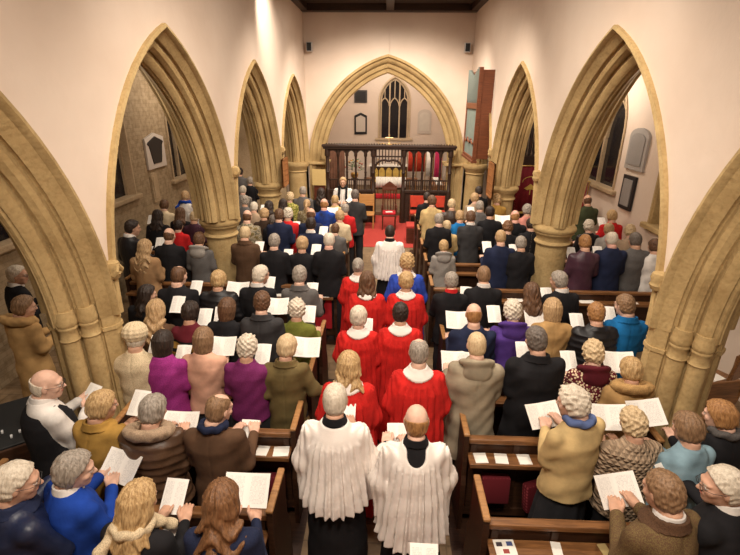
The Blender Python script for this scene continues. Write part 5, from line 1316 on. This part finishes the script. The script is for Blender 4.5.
def tablet(label, ax, u, z, w, h, face, frame, pl, sg, top='flat', ins=None):
    mp = wmap(ax, pl, sg); t = thing('wall_tablet', label, 'memorial tablet', mp(u, z, 0)); inv = Matrix.Translation(-Vector(t.location))
    def slab(w, h, d0, d1, nm, m, tp):
        P = [(u-w/2, z-h/2), (u+w/2, z-h/2)]
        if tp == 'point': P += [(u+w/2, z+h*.36), (u, z+h/2), (u-w/2, z+h*.36)]
        elif tp == 'round': P += [(u+w/2, z+h*.3)]+[(u+w/2*math.cos(a), z+h*.3+h*.2*math.sin(a)) for a in [PI*k/10 for k in range(1, 10)]]+[(u-w/2, z+h*.3)]
        elif tp == 'urn': P = [(u-w*.28, z-h/2), (u+w*.28, z-h/2), (u+w*.34, z-h*.3), (u+w*.45, z+h*.2), (u+w*.56, z+h*.3), (u+w*.5, z+h*.36), (u, z+h*.56), (u-w*.5, z+h*.36), (u-w*.56, z+h*.3), (u-w*.45, z+h*.2), (u-w*.34, z-h*.3)]
        else: P += [(u+w/2, z+h/2), (u-w/2, z+h/2)]
        MB().prism(P, lambda a, b: mp(a, b, d0), lambda a, b: mp(a, b, d1)).xf(inv).build(nm, m, t)
    slab(w, h, -.002, -.045, 'frame', frame, top)
    k = ins or (.74, .76, None); slab(w*k[0], h*k[1], -.045, -.06, 'inscription', face, k[2] or top)
    return t
MARB = mat('grey_marble', (.33, .31, .29), .45, 'tweed', (.27, .25, .24)); WM = mat('white_marble', (.60, .53, .46), .5, 'tweed', (.55, .48, .42)); BM = mat('black_marble', (.022, .02, .022), .35, 'none')
tablet('grey marble tablet high on the right aisle wall', 'X', 8.86, 2.77, .66, .74, MARB, mat('grey_marble2', (.40, .37, .34), .5, 'tweed', (.35, .32, .3)), 4.6, 1, 'round')
tablet('black framed tablet low on the right aisle wall', 'X', 8.9, 1.97, .46, .63, MARB, BM, 4.6, 1, 'flat', (.68, .78, None))
tablet('white tablet bearing a black urn-shaped panel on the left aisle wall', 'X', 10.0, 2.52, .82, .72, BM, WM, -5.0, -1, 'point', (.76, .72, 'urn'))
tablet('narrow carved stone niche on the left aisle wall', 'X', 9.75, 1.78, .26, .62, DSTONE, DSTONE, -5.0, -1, 'round')
tablet('square black tablet high on the chancel wall, left of the window', 'Y', -1.12, 3.66, .52, .48, BM, mat('bm2', (.05, .045, .045), .4, 'none'), 20.0, 1)
tablet('white tablet in a pointed black frame, left of the chancel window', 'Y', -1.12, 2.62, .52, .85, WM, BM, 20.0, 1, 'point')
tablet('pale round-topped tablet right of the chancel window', 'Y', 1.5, 2.72, .56, .95, mat('pale_tablet', (.66, .60, .52), .6, 'plain'), WM, 20.0, 1, 'round')
for i, x in enumerate((-2.20, 2.12)):
    sp = thing('loudspeaker', 'small grey loudspeaker high on the east wall, %s' % ('left', 'right')[i], 'loudspeaker', (x, 14.12, 4.9), group='wall loudspeakers')
    MB().box(-.08, .08, -.17, -.03, -.12, .12, bev=.015).build('cabinet', GREYM, sp); MB().box(-.06, .06, -.178, -.168, -.10, .10, bev=.004).build('grille', IRON, sp); MB().box(-.02, .02, -.04, .03, -.02, .02).build('bracket', IRON, sp)
cr = thing('wall_rod', 'thin rod on the east wall above the chancel arch', 'rod', (-.0, 14.13, 4.75)); MB().tube([(0, 0, 0), (0, 0, .9)], .008, 6).build('rod', PLASTER2, cr)

# ------------------------------------------------------------------ sound desk and chairs at the edges
sd = thing('sound_desk', 'black mixing desk in an oak case at the left edge', 'mixing desk', (-3.35, 3.1, 0), R_(38))
MB().box(-.42, .42, -.3, .3, 0, .86, bev=.012).build('cabinet', PEWD, sd)
m4 = Matrix.Translation((0, 0, .90)) @ Matrix.Rotation(R_(10), 4, 'X')
mb = MB(); mb.box(-.40, .40, -.29, .29, -.03, .03, bev=.01).xf(m4); mb.build('mixer', IRON, sd)
mb = MB()
for s in (-1, 1): mb.box(s*.42-.03, s*.42+.03, -.34, .34, .0, 1.02, bev=.01)
mb.build('side_cheek', PEWL, sd)
for k in range(12):
    mb = MB(); mb.box(-.36+.06*k, -.345+.06*k, -.2+.03*(k % 4), -.17+.03*(k % 4), .03, .045).xf(m4); mb.build('fader', mat('fader_white', (.6, .6, .6), .5, 'none') if k % 5 else mat('fader_green', (.1, .5, .2), .5, 'none'), sd)
chair('wooden_chair', 'brown wooden chair beyond the right pier, nearer the wall', 4.05, 4.95, R_(-150), PEWW, None, .95)
chair('wooden_chair', 'brown wooden chair just beyond the right pier', 3.45, 4.35, R_(-170), PEWW, None, .95)
booklet('white sheet on the seat of the chair nearer the right wall', 4.05, 4.95, .456, 20, .2, .15)
